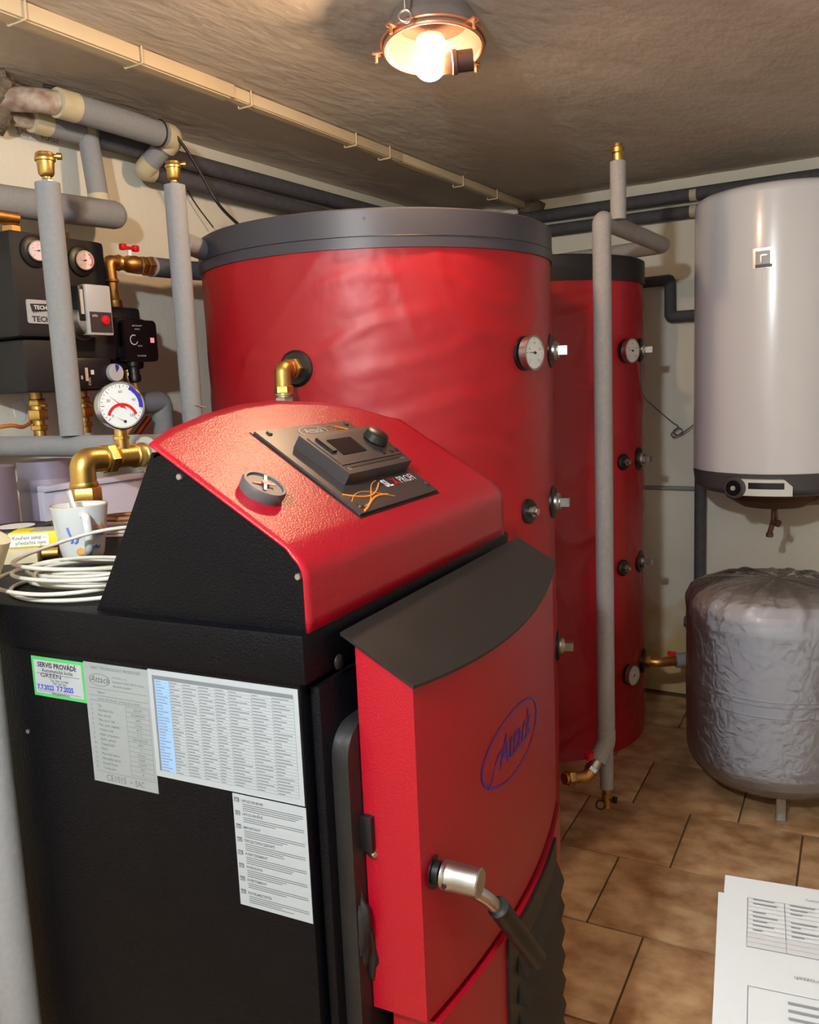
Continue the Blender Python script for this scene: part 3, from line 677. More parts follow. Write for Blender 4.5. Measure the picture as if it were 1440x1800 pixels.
part(tk2, 'jacket', jacket(C2, R2, .0, 1.615, 8, .006, creases=((30, 1.555, 96, 1.56, .004, .010), (30, 1.50, 100, 1.525, .004, .012), (20, 1.30, 60, 1.26, .004, .014), (25, 1.18, 70, 1.22, .003, .014), (60, 1.46, 100, 1.42, .003, .012), (30, 1.02, 66, .98, .003, .016))), M_TANK, 'wrinkled red vinyl insulation jacket', angle=60)
part(tk2, 'lid_rim', MB().lathe((C2[0], C2[1], 1.60), (0, 0, 1), [(0, R2+.004), (.076, R2+.004), (.080, R2-.004), (.080, .01)], 100), M_TANKLID2, 'black plastic lid rim')
b = MB(); pts = []
for k in range(90):
    z = .05+1.53*k/89; wd = .009+.006*fbm((3, 1, z), 14, 2)
    for s_ in (-1, 1):
        a = R(101)+s_*wd/R2*.6; rr = R2+.004+.004*fbm((s_, 5, z), 20, 2); b.v.append(V((C2[0]+rr*math.sin(a), C2[1]-rr*math.cos(a), z)))
b.f = [[2*k, 2*k+1, 2*k+3, 2*k+2] for k in range(89)]
part(tk2, 'jacket_seam', b, M_SEAM, 'ragged pale pink seam of the jacket', angle=180)
tgauge(tk2, C2, R2, 73, 1.374, .040, 172)
for a, z, rr, sm in ((92, 1.378, .040, False), (71.5, 1.009, .028, True), (88, 1.010, .040, False), (71, .648, .028, True), (89.5, .648, .040, False)):
    c, n = rosette_frame(C2, R2, a, z); plug(tk2, c, n, rr, .018 if not sm else .014, sm)
tgauge(tk2, C2, R2, 75, .264, .036, 200, .022)
# fittings on the first tank: brass elbow with a steel coupling and red lever
t = thing('brass_elbow', 'brass elbow with steel union screwed into the big red tank', 'pipe fitting', c0)
part(t, 'hexagon_nut', MB().hexn(c0+n0*.008, n0, .014, .024).lathe(c0+n0*.022, n0, [(0, .018), (.006, .020), (.012, .018)], 24), M_BRASS)
e1 = c0+n0*.058
part(t, 'elbow', MB().tube([c0+n0*.030, e1, e1-V((0, 0, .040))], .0175, .026, 22), M_BRASS)
part(t, 'union_nut', MB().hexn(e1-V((0, 0, .036)), (0, 0, -1), .016, .021).lathe(e1-V((0, 0, .052)), (0, 0, -1), [(0, .017), (.008, .017)], 20), M_BRASS)
part(t, 'washer', MB().lathe(e1-V((0, 0, .053)), (0, 0, -1), [(0, .0225), (.002, .0225)], 24), M_STEEL)
part(t, 'steel_coupling', MB().hexn(e1-V((0, 0, .060)), (0, 0, -1), .026, .020, .3).hexn(e1-V((0, 0, .088)), (0, 0, -1), .05, .022).cyl(e1-V((0, 0, .137)), e1-V((0, 0, .30)), .012), M_STEEL)
part(t, 'red_lever', MB().tube([e1+V((-.024, -.01, -.068)), e1+V((-.024, -.012, -.105))], .006, 0, 12).box(e1+V((-.014, -.012, -.100)), (.03, .012, .016), bev=.003), M_REDP)

# ------------------------------------------------------------------ insulated pipes
def vent(t, p, s=1., side=(1, 0, 0)):
    p = V(p); up = V((0, 0, 1)); sd = V(side).normalized()
    a = part(t, 'air_vent', MB().lathe(p, up, [(0, .0075*s), (.008*s, .0075*s), (.010*s, .011*s), (.014*s, .0135*s), (.034*s, .015*s), (.035*s, .0175*s), (.039*s, .018*s), (.041*s, .0165*s), (.047*s, .0160*s), (.049*s, .0135*s), (.051*s, .001)], 24), M_BRASS, 'small brass automatic air vent')
    part(a, 'vent_cap', MB().cyl(p+up*.043*s, p+up*.043*s+sd*.022*s, .0035*s, 10).cyl(p+up*.043*s+sd*.020*s, p+up*.043*s+sd*.028*s, .0058*s, 14), M_BRASS)
    part(a, 'vent_stub', MB().hexn(p-up*.004, up, .009*s, .010*s), M_STEEL)
# riser with vent in front of the pump station and the header it stands on
A4 = PX(105, 540, D=1.95); zt4 = PX(84, 322, D=1.95).z; zb4 = PX(126, 764, D=1.95).z
HZ = 1.200; S5 = V((-1.186, A4.y+.004, HZ))
t = thing('insulated_pipe', 'grey insulated riser with brass air vent in front of the pump station', 'pipe', (A4.x, A4.y, HZ))
part(t, 'riser', MB().cyl((A4.x, A4.y, HZ+.022), (A4.x, A4.y, zt4), .0245, 28), M_FOAM)
vent(t, (A4.x, A4.y, zt4+.002), 1.15, (.75, .65, 0))
BX, BY = -1.180, .935
t = thing('insulated_pipe', 'grey insulated horizontal pipe behind the brass elbow and mug', 'pipe', (-1.186, 1.2, HZ))
part(t, 'insulation', MB().tube([(XL, A4.y, HZ-.002), S5+V((0, 0, 0)), (S5.x, 1.088, HZ-.004)], .0225, .03, 24), M_FOAM)
# boiler outlet in brass
t = thing('brass_outlet', 'brass elbow and tee rising from the boiler lid behind the mug', 'pipe fitting', (BX, BY, ZL))
up = V((0, 0, 1)); yd = V((0, 1, 0))
part(t, 'riser', MB().cyl((BX, BY, ZL), (BX, BY, 1.16), .0165, 24), M_BRASS)
part(t, 'hexagon_nut', MB().hexn((BX, BY, 1.128), up, .026, .0265, .3).lathe((BX, BY, 1.154), up, [(0, .022), (.004, .023), (.008, .022)], 24), M_BRASS)
part(t, 'elbow', MB().tube([(BX, BY, 1.158), (BX, BY, HZ-.002), (BX, BY+.042, HZ-.004)], .0205, .032, 26), M_BRASS)
part(t, 'union_nut', MB().lathe((BX, BY+.040, HZ-.004), yd, [(0, .022), (.003, .0235), (.006, .022)], 24).hexn((BX, BY+.046, HZ-.004), yd, .016, .0255), M_BRASS)
part(t, 'tee', MB().lathe((BX, BY+.062, HZ-.004), yd, [(0, .019), (.004, .0205), (.008, .0185), (.044, .0185), (.046, .0215), (.05, .0215), (.053, .0195), (.062, .0195), (.064, .0215), (.069, .0215), (.071, .018)], 26).cyl((BX, BY+.085, HZ), (BX, BY+.085, HZ+.030), .0125, 20), M_BRASS)
part(t, 'gauge_stub', MB().hexn((BX, BY+.085, HZ+.026), up, .006, .0145).cyl((BX, BY+.085, HZ+.03), (BX, BY+.085, HZ+.044), .0105).hexn((BX, BY+.085, HZ+.044), up, .005, .011), M_BRASS)
part(t, 'copper_end', MB().cyl((BX, BY+.131, HZ-.004), (BX, 1.10, HZ-.004), .0165), M_COPPER)
gn = V((.94, -.36, .06)).normalized(); gc = V((BX+.008, BY+.083, HZ+.083))
gauge(t, 'pressure_gauge', gc+gn*.006, gn, .0405, .026, case=M_CHROME, needle_deg=140, label='chrome thermo-manometer with red and blue scale', needle=M_REDP,
      band=[(-8, 62, .74, .90, M_BLUE), (218, 322, .0, .0, M_BLUE), (20, 160, .0, .0, M_REDP)])
g = bpy.data.objects['pressure_gauge']
ex = up.cross(gn).normalized(); ey = gn.cross(ex); o = gc+gn*.0052
b = MB()
for k in range(18):
    q = lambda rr, a: o-ey*.022+(ex*math.cos(a)+ey*math.sin(a))*rr
    a0 = R(15+150*k/18); a1 = R(15+150*(k+1)/18); b.add([q(.0215, a0), q(.0265, a0), q(.0265, a1), q(.0215, a1)], [(0, 1, 2, 3)])
part(g, 'red_arc', b, M_REDP, angle=0)
b = MB(); d = (ex*-.85+ey*.5); b.add([o-ey*.027+ex*.003-d.cross(gn)*.0006, o-ey*.027+ex*.003+d*.017, o-ey*.027+ex*.003+d.cross(gn)*.0006], [(0, 1, 2)]).lathe(o-ey*.027+ex*.003, gn, [(0, .0025), (.0008, .0025)], 10)
part(g, 'temperature_needle', b, M_INK, angle=0)
t2 = MB().cyl((BX, 1.068, HZ-.004), (BX, 1.074, HZ-.004), .031, 28)
single('pipe_rosette', t2, M_LGREY, 'pale plastic collar at the end of the brass tee, against the hood', 'collar', (BX, 1.07, HZ))
# second riser beside the big tank
A6 = PX(322, 520, D=2.06); zt6 = PX(303, 326, D=2.06).z
t = thing('insulated_pipe', 'grey insulated riser with brass air vent left of the big red tank', 'pipe', (A6.x, A6.y, .9))
part(t, 'riser', MB().cyl((A6.x, A6.y, .9), (A6.x, A6.y, zt6), .0235, 28), M_FOAM)
br = PX(330, 425, D=2.06).z
part(t, 'branch', MB().tube([(A6.x, A6.y+.01, br), (A6.x-.10, A6.y+.26, br)], .0235, 0, 24), M_FOAM)
part(t, 'staple', MB().tube([PX(342, 712, D=2.03), PX(362, 716, D=2.03)], .0015, 0, 8), M_STEEL)
vent(t, (A6.x, A6.y, zt6+.002), 1.0, (.75, .65, 0))
# header over the pump station with its drop pipe
HX = -1.755
t = thing('insulated_pipe', 'thick grey insulated header ending in a rounded cap above the pump station', 'pipe', (HX, 1.3, 1.735))
ye = PX(200, 378, X=HX); y0_ = PX(0, 352, X=HX)
part(t, 'insulation', MB().tube([(HX, .85, y0_.z-.005), (HX, y0_.y, y0_.z), (HX, ye.y, ye.z)], .034, .05, 26, round_end=True), M_FOAM)
for px_, py_ in ((18, 390), (105, 405)):
    q = PX(px_, py_, X=HX); part(t, 'brass_union', MB().cyl((HX, q.y, 1.62), (HX, q.y, y0_.z-.02), .014).hexn((HX, q.y, 1.665), up, .016, .021), M_BRASSD)
part(t, 'brass_branch', MB().tube([PX(-10, 378, X=HX+.01), PX(28, 384, X=HX+.01)], .016, 0, 20), M_BRASSD)
# pipes under the ceiling on the left
P2X, P2Z = -1.800, 1.937; yT = PX(150, 240, X=P2X).y
t = thing('insulated_pipe', 'grey wall pipe with cream tape and a drop to the header', 'pipe', (P2X, yT, P2Z))
part(t, 'rusty_end', MB().cyl((P2X-.03, 1.30, P2Z+.002), (P2X, 1.40, P2Z), .019), M_RUST)
part(t, 'insulation', MB().cyl((P2X, 1.395, P2Z), (P2X, yT+.02, P2Z), .0265, 24), M_FOAM)
part(t, 'tape', MB().cyl((P2X, 1.38, P2Z), (P2X, 1.425, P2Z), .0275, 24), M_TAPE); part(t, 'tape', MB().tube([(P2X, yT-.012, P2Z), (P2X, yT+.012, P2Z)], .0272, 0, 24), M_TAPE)
part(t, 'drop_pipe', MB().cyl((P2X+.01, yT, P2Z-.01), (P2X+.03, yT, 1.76), .0245, 24), M_FOAM)
part(t, 'tape', MB().cyl((P2X+.027, yT, 1.79), (P2X+.03, yT, 1.755), .026, 24), M_TAPE)
YP = 3.405; ZU, ZLW = 1.943, 1.884
t = thing('insulated_pipe', 'upper dark grey pipe running along the left and back walls below the ceiling', 'pipe', (P2X, 2.4, ZU))
part(t, 'insulation', MB().tube([(P2X-.005, yT+.02, P2Z), (P2X-.005, YP, ZU), (1.0, YP, ZU+.005)], .0235, .05, 20), M_FOAMD)
for p in ((-.765, YP, ZU),): part(t, 'tape', MB().cyl(V(p)-V((.012, 0, 0)), V(p)+V((.012, 0, 0)), .0245, 20), M_TAPE)
q1 = PX(252, 300, X=P2X)
t = thing('insulated_pipe', 'lower dark grey pipe running along the left and back walls, beneath its twin', 'pipe', (P2X, 2.4, ZLW))
part(t, 'insulation', MB().tube([(P2X-.005, q1.y+.01, q1.z+.002), (P2X-.005, YP, ZLW), (-.45, YP, ZLW)], .0215, .05, 20), M_FOAMD)
part(t, 'tape', MB().cyl((-.777, YP, ZLW), (-.753, YP, ZLW), .0225, 20), M_TAPE)
P1X, P1Z = -1.700, 1.955
e = PX(296, 240, X=P1X)
t = thing('insulated_pipe', 'purplish grey pipe below the ceiling, taped at both ends, topmost at left', 'pipe', (P1X, 1.5, P1Z))
part(t, 'rusty_end', MB().tube([(XL+.02, 1.27, P1Z+.012), (P1X-.02, 1.34, P1Z), (P1X, 1.39, P1Z)], .026, .05, 20), M_RUST)
part(t, 'tape', MB().cyl((P1X-.002, 1.375, P1Z), (P1X, 1.425, P1Z), .0325, 24), M_TAPE)
part(t, 'insulation', MB().cyl((P1X, 1.42, P1Z), (P1X, e.y-.012, e.z), .0315, 26), M_FOAM)
part(t, 'elbow_tape', MB().tube([(P1X, e.y-.02, e.z), (P1X, e.y+.012, e.z), V((P1X, e.y+.012, e.z)).lerp(V((P2X, q1.y, q1.z)), .25)], .0318, .02, 24), M_TAPE)
part(t, 'offset_pipe', MB().cyl(V((P1X, e.y+.012, e.z)).lerp(q1, .2), V((P1X, e.y+.012, e.z)).lerp(q1, .75), .0255, 24), M_FOAM)
part(t, 'elbow_tape', MB().tube([V((P1X, e.y+.012, e.z)).lerp(q1, .72), q1, q1+V((0, .03, .002))], .0262, .02, 24), M_TAPE)
part(t, 'cable_tie', MB().ring((P1X, e.y-.035, e.z), (0, 1, 0), .0325, .0022, 28, 8), M_CABLEB)
# cables along the pipes
b = MB().smooth_tube([PX(75, 150, X=-1.74), PX(110, 158, X=-1.72), PX(200, 190, X=-1.69), PX(285, 218, X=-1.68), PX(318, 250, X=-1.67), PX(350, 300, X=-1.66), PX(385, 360, X=-1.64), PX(430, 405, X=-1.55)], .0042, 8)
single('black_cable', b, M_CABLEB, 'thin black cable hanging from the taped ceiling pipe', 'cable', PX(318, 250, X=-1.67))
b = MB().tube([(XL+.03, 1.8, 1.914), (XL+.03, YP+.02, 1.914), (-.70, YP+.02, 1.914)], .0045, .03, 8)
single('white_cable', b, M_CABLEW, 'white cable running between the two dark wall pipes', 'cable', (XL+.03, 2.4, 1.914))
b = MB().smooth_tube([PX(330, 335, X=-1.84), PX(345, 360, X=-1.84), PX(375, 400, X=-1.83)], .002, 6)
single('thin_cable', b, M_CABLEB, 'thin dark cable on the wall beside the second riser', 'cable', PX(345, 360, X=-1.84))

# tall pipe between the tanks
AT = PX(1062, 850, D=2.40); zt = 1.700; tx, ty = AT.x, AT.y
t = thing('insulated_pipe', 'tall pale grey pipe between the two red tanks with brass vent at the top', 'pipe', (tx, ty, .06))
e0 = V((tx, ty, .262)); e2 = PX(1046, 1345, D=2.37)
part(t, 'vertical_insulation', MB().cyl((tx, ty, .28), (tx, ty, zt-.03), .0245, 28), M_FOAMW)
part(t, 'elbow', MB().tube([(tx, ty, zt-.04), (tx, ty, zt), (tx, ty+.05, zt)], .0247, .02, 28), M_FOAMW)
yb = PX(1168, 432, Z=zt); cxx = yb.x
part(t, 'horizontal_insulation', MB().tube([(tx, ty+.03, zt), (cxx, yb.y, zt), (C2[0], C2[1]+.02, zt), (C2[0], C2[1]+.02, 1.66)], .0245, .035, 26), M_FOAMW)
pv = PX(1087, 372, Z=zt+.02); zv = PX(1087, 284, D=math.hypot(pv.x, pv.y)).z
part(t, 'vent_riser', MB().cyl((pv.x, pv.y, zt), (pv.x, pv.y, zv), .0205, 24), M_FOAMW)
a = part(t, 'air_vent', MB().lathe((pv.x, pv.y, zv), up, [(0, .013), (.004, .0145), (.02, .0145), (.022, .0165), (.034, .0165), (.036, .013), (.044, .012), (.046, .001)], 22), M_BRASS, 'small brass air vent')
part(t, 'lower_bend', MB().tube([(tx, ty, .30), e0, e0.lerp(e2, .8)], .026, .02, 24), M_FOAMW)
part(t, 'drain_pipe', MB().cyl((tx, ty, .27), (tx, ty, .125), .019, 20), M_FOAMW)
d0 = V((tx, ty, .125))
part(t, 'drain_cock', MB().lathe(d0, (0, 0, -1), [(0, .012), (.02, .012), (.022, .015), (.034, .015), (.036, .009), (.06, .009)], 18).cyl(d0-V((0, 0, .03)), d0+V((.02, -.01, -.03)), .006), M_BRASSD)
part(t, 'drain_tap', MB().box(d0+V((.027, -.012, -.026)), (.014, .014, .016), bev=.002), M_RUBBER)
part(t, 'drain_ring', MB().ring(d0+V((-.016, -.008, -.052)), (.5, -.8, .2), .013, .0026, 24, 8), M_RUBBER)
e3 = PX(1032, 1364, D=2.355); e4 = PX(992, 1369, D=2.31)
t = thing('brass_valve', 'brass ball valve with red handle at the foot of the big red tank', 'valve', e3)
part(t, 'elbow', MB().tube([e4, e3, e3.lerp(e2, .7)], .017, .016, 20).hexn(e4.lerp(e3, .12), e3-e4, .02, .0235), M_BRASSD)
part(t, 'valve_body', MB().hexn(e3.lerp(e2, .45), e2-e3, .014, .021).cyl(e3.lerp(e2, .6), e0.lerp(e2, .72), .0175), M_STEEL)
part(t, 'red_handle', MB().cyl(e2+V((-.012, -.008, .02)), e2+V((-.012, -.008, .040)), .0125, 14), M_REDP)
tv = rosette_frame(C2, R2, 97, .272)
t = thing('brass_valve', 'dull brass valve with red handle low on the narrower tank, by the back wall', 'valve', tv[0])
v0 = tv[0]; v1 = v0+V((.05, -.005, 0)); v2 = v1+V((.055, .045, .0))
part(t, 'rosette', MB().lathe(v0-tv[1]*.01, tv[1], [(0, .045), (.014, .045), (.018, .035)], 26), M_RUBBER)
part(t, 'elbow', MB().tube([v0, v1, v2], .018, .02, 18).hexn(v0+V((.012, 0, 0)), v1-v0, .018, .024), M_BRASSD)
part(t, 'red_handle', MB().box(v2+V((-.012, -.004, .026)), (.03, .012, .016), bev=.003), M_REDP)
t = thing('insulated_pipe', 'short grey pipe near the floor between narrower tank and grey vessel', 'pipe', v2)
part(t, 'insulation', MB().tube([v2, v2+V((.16, .10, .012)), v2+V((.5, .10, .01))], .026, .03, 22), M_FOAM)
single('insulated_pipe', MB().tube([(v2.x-.05, YW-.05, .32), (v2.x+.5, YW-.05, .31)], .022, 0, 18), M_FOAMD, 'dark pipe along the foot of the back wall behind the grey vessel', 'pipe', (v2.x+.2, YW-.05, .31))
# pipes on the back wall
za = PX(1178, 492, Y=YP); zb_ = PX(1178, 557, Y=YP)
single('insulated_pipe', MB().tube([(C2[0]+.1, YP, za.z-.003), (za.x, YP, za.z), (za.x, YP, zb_.z), (-.61, YP, zb_.z)], .0205, .006, 20, seg=2), M_FOAMD, 'dark grey stepped pipe between narrower tank and water heater', 'pipe', (za.x, YP, zb_.z))
p = PX(1231, 900, Y=YP)
single('insulated_pipe', MB().cyl((p.x, YP, .0), (p.x, YP, 1.0), .0215, 20), M_FOAMD, 'dark grey upright pipe below the left side of the water heater', 'pipe', (p.x, YP, 0))
p2 = PX(1180, 858, Y=YW-.01)
single('wall_conduit', MB().tube([(-1.05, YW-.009, p2.z), (p.x-.02, YW-.009, p2.z)], .0088, 0, 14), M_FOAMW, 'thin pale conduit on the back wall beside the upright dark pipe', 'conduit', (p2.x, YW-.009, p2.z))
b = MB().smooth_tube([PX(1126, 636, D=3.0), PX(1129, 690, D=3.02), PX(1150, 715, Y=3.41), PX(1182, 742, Y=3.42), PX(1192, 750, Y=3.42), PX(1180, 763, Y=3.42), PX(1186, 768, Y=3.41), PX(1200, 758, Y=3.41), PX(1192, 752, Y=3.41), PX(1183, 760, Y=3.405), PX(1195, 764, Y=3.41), PX(1215, 750, Y=3.41), PX(1235, 735, Y=3.41)], .0022, 8)
single('sensor_wire', b, M_INKG, 'thin grey sensor wire with a loop hanging on the back wall', 'wire', PX(1182, 742, Y=3.42))

# ------------------------------------------------------------------ cable trunking under the ceiling
TX = -1.456
t = thing('cable_trunking', 'cream plastic cable trunking fixed along the ceiling', 'trunking', (TX, 2.2, ZC-.02))
ym = PX(432, 158, Z=ZC-.02).y
for i, (a, b_, w_, hh) in enumerate(((.7, ym, .046, .030), (ym, 2.45, .034, .027), (2.45, 3.42, .032, .025))):
    part(t, 'trunking_length', MB().box((TX, (a+b_)/2, ZC-.002-hh/2), (w_, b_-a, hh), bev=.002), M_TRUNK)
    part(t, 'cover_edge', MB().box((TX+w_*.1, (a+b_)/2, ZC-.003-hh), (w_*.5, (b_-a)*.98, .002)), M_TRUNK, angle=0)
for px_, py_ in ((68, 20), (272, 100), (452, 180), (648, 248), (702, 272), (828, 322), (886, 345)):
    y = PX(px_, py_, Z=ZC-.03).y; w_ = .054 if y < ym else .042
    part(t, 'nail_clip', MB().tube([(TX+w_/2, y, ZC+.0), (TX+w_/2, y, ZC-.034), (TX-w_/2, y, ZC-.034), (TX-w_/2, y, ZC-.008), (TX-w_/2-.02, y, ZC-.006)], .0022, .004, 8).cyl((TX-w_/2-.018, y, ZC), (TX-w_/2-.018, y, ZC-.012), .005, 10), M_TRUNK)
struct('trim_1', lump((TX+.03, YW, ZC-.03), (.06, .03, .035), 6, 20), M_MORTAR, 'rough mortar patch where the trunking meets the back wall', 'mortar', 180)

# ------------------------------------------------------------------ lamps
def lamp(name, label, c, nrm, r, bulbmat, full=True):
    c = V(c); nrm = V(nrm).normalized(); u, w_ = perp(nrm); t = thing(name, label, 'lamp', (c.x, c.y, ZC))
    hgt = .062
    part(t, 'housing', MB().lathe(c-nrm*hgt, nrm, [(0, .001), (0, r*.80), (hgt*.5, r*.95), (hgt*.96, r), (hgt, r*.985), (hgt*.96, r*.94), (hgt*.5, r*.88), (.006, r*.74), (.006, .001)], 48, caps=False), M_LAMPH, 'grey enamelled lamp housing')
    part(t, 'reflector', MB().lathe(c-nrm*hgt, nrm, [(hgt*.94, r*.935), (hgt*.5, r*.872), (.010, r*.73), (.010, .001)], 48, caps=False), M_LAMPIN)
    part(t, 'ceiling_box', MB().cyl(V((c.x, c.y, ZC+.01)), c-nrm*hgt*.9, r*.6, 28), M_LAMPH)
    part(t, 'rim', MB().ring(c, nrm, r*.97, .004, 48, 8).ring(c-nrm*.009, nrm, r*1.02, .0035, 48, 8), M_LAMPRIM, 'copper coloured rim ring')
    for a in (20, 110, 195, 250):
        d = u*math.cos(R(a))+w_*math.sin(R(a)); part(t, 'lug', MB().box(c-nrm*.004+d*(r*1.10), (.026, .014, .005), ex=d, ey=nrm.cross(d), bev=.0015).cyl(c+d*(r*1.16)-nrm*.004, c+d*(r*1.16)+nrm*.012, .003, 8), M_LAMPRIM)
    return t, c, nrm, u, w_
LC = PX(762, 86, D=1.80); LN = (CAM-LC).normalized()*.17+V((0, 0, -1))
t, c, nr, u, w_ = lamp('ceiling_lamp', 'round enamelled ceiling lamp with a bare lit bulb', LC, LN, .0985, M_BULB)
BC = LC+V(LN).normalized()*.029-AX[0]*.008
sd = AX[0].copy()
part(t, 'bulb', MB().sphere(BC, .0315, 28), M_BULB, 'glowing white bulb', angle=180)
part(t, 'lampholder', MB().lathe(BC+sd*.022, sd+V((0, 0, .12)), [(0, .019), (.02, .021), (.022, .023), (.030, .023), (.032, .020), (.062, .020)], 24), M_LAMPIN, 'cream lamp socket')
part(t, 'socket_disc', MB().lathe(PX(757, 72, D=1.80)+V((0, 0, .004)), nr, [(0, .028), (.006, .028)], 26), M_WHITE)
part(t, 'bracket', MB().ring(PX(712, 28, D=1.68), AX[2], .011, .0025, 24, 8).cyl(PX(712, 17, D=1.68), PX(712, 17, D=1.68)+V((0, 0, .06)), .0025, 8), M_STEEL)
# the second lamp: a bare bulb on the ceiling above the photographer
L2 = V((-.37, -.20, 1.825))
t = thing('ceiling_lamp', 'bare cool bulb on the ceiling above the photographer, out of the picture', 'lamp', (L2.x, L2.y, ZC))
part(t, 'bulb', MB().sphere(L2, .035, 28), M_BULBC, angle=180)
part(t, 'lampholder', MB().lathe(V((L2.x, L2.y, L2.z+.034)), up, [(0, .016), (.02, .02), (.05, .02), (.06, .028), (ZC-L2.z-.03, .03)], 22), M_WHITE)

# ------------------------------------------------------------------ water heater on the back wall
HC = (-.433, 3.14); HR = .262
t = thing('water_heater', 'white cylindrical electric water heater hung on the back wall', 'water heater', (HC[0], HC[1], .90))
part(t, 'body', MB().lathe((HC[0], HC[1], .968), up, [(0, HR-.004), (.003, HR), (.862, HR), (.876, HR-.006), (.885, HR-.02), (.892, HR*.6), (.894, .001)], 96), M_WENAMEL, 'glossy white enamel cylinder')
part(t, 'base_band', MB().lathe((HC[0], HC[1], .968), (0, 0, -1), [(0, HR-.003), (.004, HR), (.05, HR-.006), (.066, HR-.02), (.078, HR*.75), (.082, .001)], 96), M_DGREY, 'dark grey bottom band')
part(t, 'wall_bracket', MB().box((HC[0], (HC[1]+YW)/2+.1, 1.65), (.3, YW-HC[1]-.23, .05)).box((HC[0], (HC[1]+YW)/2+.1, 1.15), (.3, YW-HC[1]-.23, .05)), M_STEEL, angle=0)
def hp(ang, z, off): a = R(ang); return V((HC[0]+(HR+off)*math.sin(a), HC[1]-(HR+off)*math.cos(a), z))
def curved(a0, a1, z0, z1, off0, th, n=10, shape=None):
    """patch wrapped round the heater"""
    b = MB(); 
    for k in range(n+1):
        a = a0+(a1-a0)*k/n; zz0, zz1 = (z0, z1) if not shape else shape(k/n)
        b.v += [hp(a, zz0, off0), hp(a, zz1, off0), hp(a, zz1, off0+th), hp(a, zz0, off0+th)]
    for k in range(n):
        for q_ in range(4): b.f.append([4*k+q_, 4*k+(q_+1) % 4, 4*k+4+(q_+1) % 4, 4*k+4+q_])
    b.f += [[0, 1, 2, 3], [4*n+3, 4*n+2, 4*n+1, 4*n]]; return b
bd = part(t, 'badge', curved(-8.2, 4.6, 1.600, 1.659, -.001, .004), M_CHROME, 'square chrome badge', angle=30)
part(bd, 'badge_field', curved(-6.4, 2.9, 1.607, 1.651, .0028, .0008), MATS['light_grey_plastic'], angle=30)
part(bd, 'badge_mark', curved(-3.3, -2.6, 1.618, 1.638, .0036, .0006, 2).add(*(lambda m_: (m_.v, m_.f))(curved(-3.0, .8, 1.636, 1.640, .0036, .0006, 4))), M_STEEL, angle=30)
part(bd, 'badge_strip', curved(-6.4, 4.2, 1.601, 1.611, .003, .0012), M_DGREY, angle=30)
zc_ = .929
cp = part(t, 'control_panel', curved(-17, 19, 0, 0, -.010, .024, 24, lambda s_: (zc_-.026, zc_+.026-.022*max(0, (s_-.86)/.14))), M_WHITE, 'white control panel frame', angle=30)
part(cp, 'display_slot', curved(-8, 14, zc_-.004, zc_+.016, .0135, .0012, 14), M_RUBBER, 'black display window', angle=30)
a = R(-16.5); kn = V((math.sin(a), -math.cos(a), 0)); kc = hp(-16.5, zc_-.002, .012)
kb = part(cp, 'thermostat_knob', MB().lathe(kc, kn, [(0, .034), (.012, .034), (.016, .030), (.016, .001)], 36), M_DGREY, 'round thermostat knob')
part(kb, 'knob_face', MB().lathe(kc+kn*.0162, kn, [(0, .025), (.001, .025)], 30), M_RUBBER) if False else part(cp, 'knob_face', MB().lathe(kc+kn*.0162, kn, [(0, .025), (.001, .025)], 30), M_RUBBER)
part(cp, 'knob_cap', MB().lathe(kc+kn*.0172, kn, [(0, .008), (.004, .007)], 18), M_LGREY)
part(t, 'flange_cover', MB().lathe((HC[0]-.0, HC[1]-.01, .888), (0, 0, -1), [(0, .16), (.02, .15), (.05, .10), (.055, .001)], 40), M_TRAY, 'rusty brown flange cover')
part(t, 'heating_flange', MB().box((HC[0]+.09, HC[1]-.02, .86), (.20, .10, .03), ex=(.97, .1, .1), bev=.006), M_TRAY)
tp = V((HC[0]+.02, HC[1]-.06, .85))
t = thing('drain_tap', 'brass safety valve and drain tap hanging under the water heater', 'tap', tp)
part(t, 'safety_valve', MB().hexn(tp+V((-.02, 0, .005)), (1, 0, -.1), .03, .016).cyl(tp+V((.01, 0, 0)), tp+V((.07, .01, -.002)), .012, 16).hexn(tp+V((.03, .005, 0)), (1, 0, 0), .018, .017), M_BRASS)
part(t, 'outlet', MB().tube([tp+V((-.01, 0, -.005)), tp+V((-.012, 0, -.06)), tp+V((-.022, -.004, -.10))], .0085, .01, 14).lathe(tp+V((-.022, -.004, -.098)), (0, 0, -1), [(0, .009), (.004, .012), (.014, .012), (.016, .008)], 16), M_TRAY)
part(t, 'tap_lever', MB().cyl(tp+V((-.012, 0, -.062)), tp+V((.008, -.012, -.066)), .012, 14).cyl(tp+V((-.004, -.006, -.01)), tp+V((.0, -.008, -.055)), .004, 10), M_TRAY)

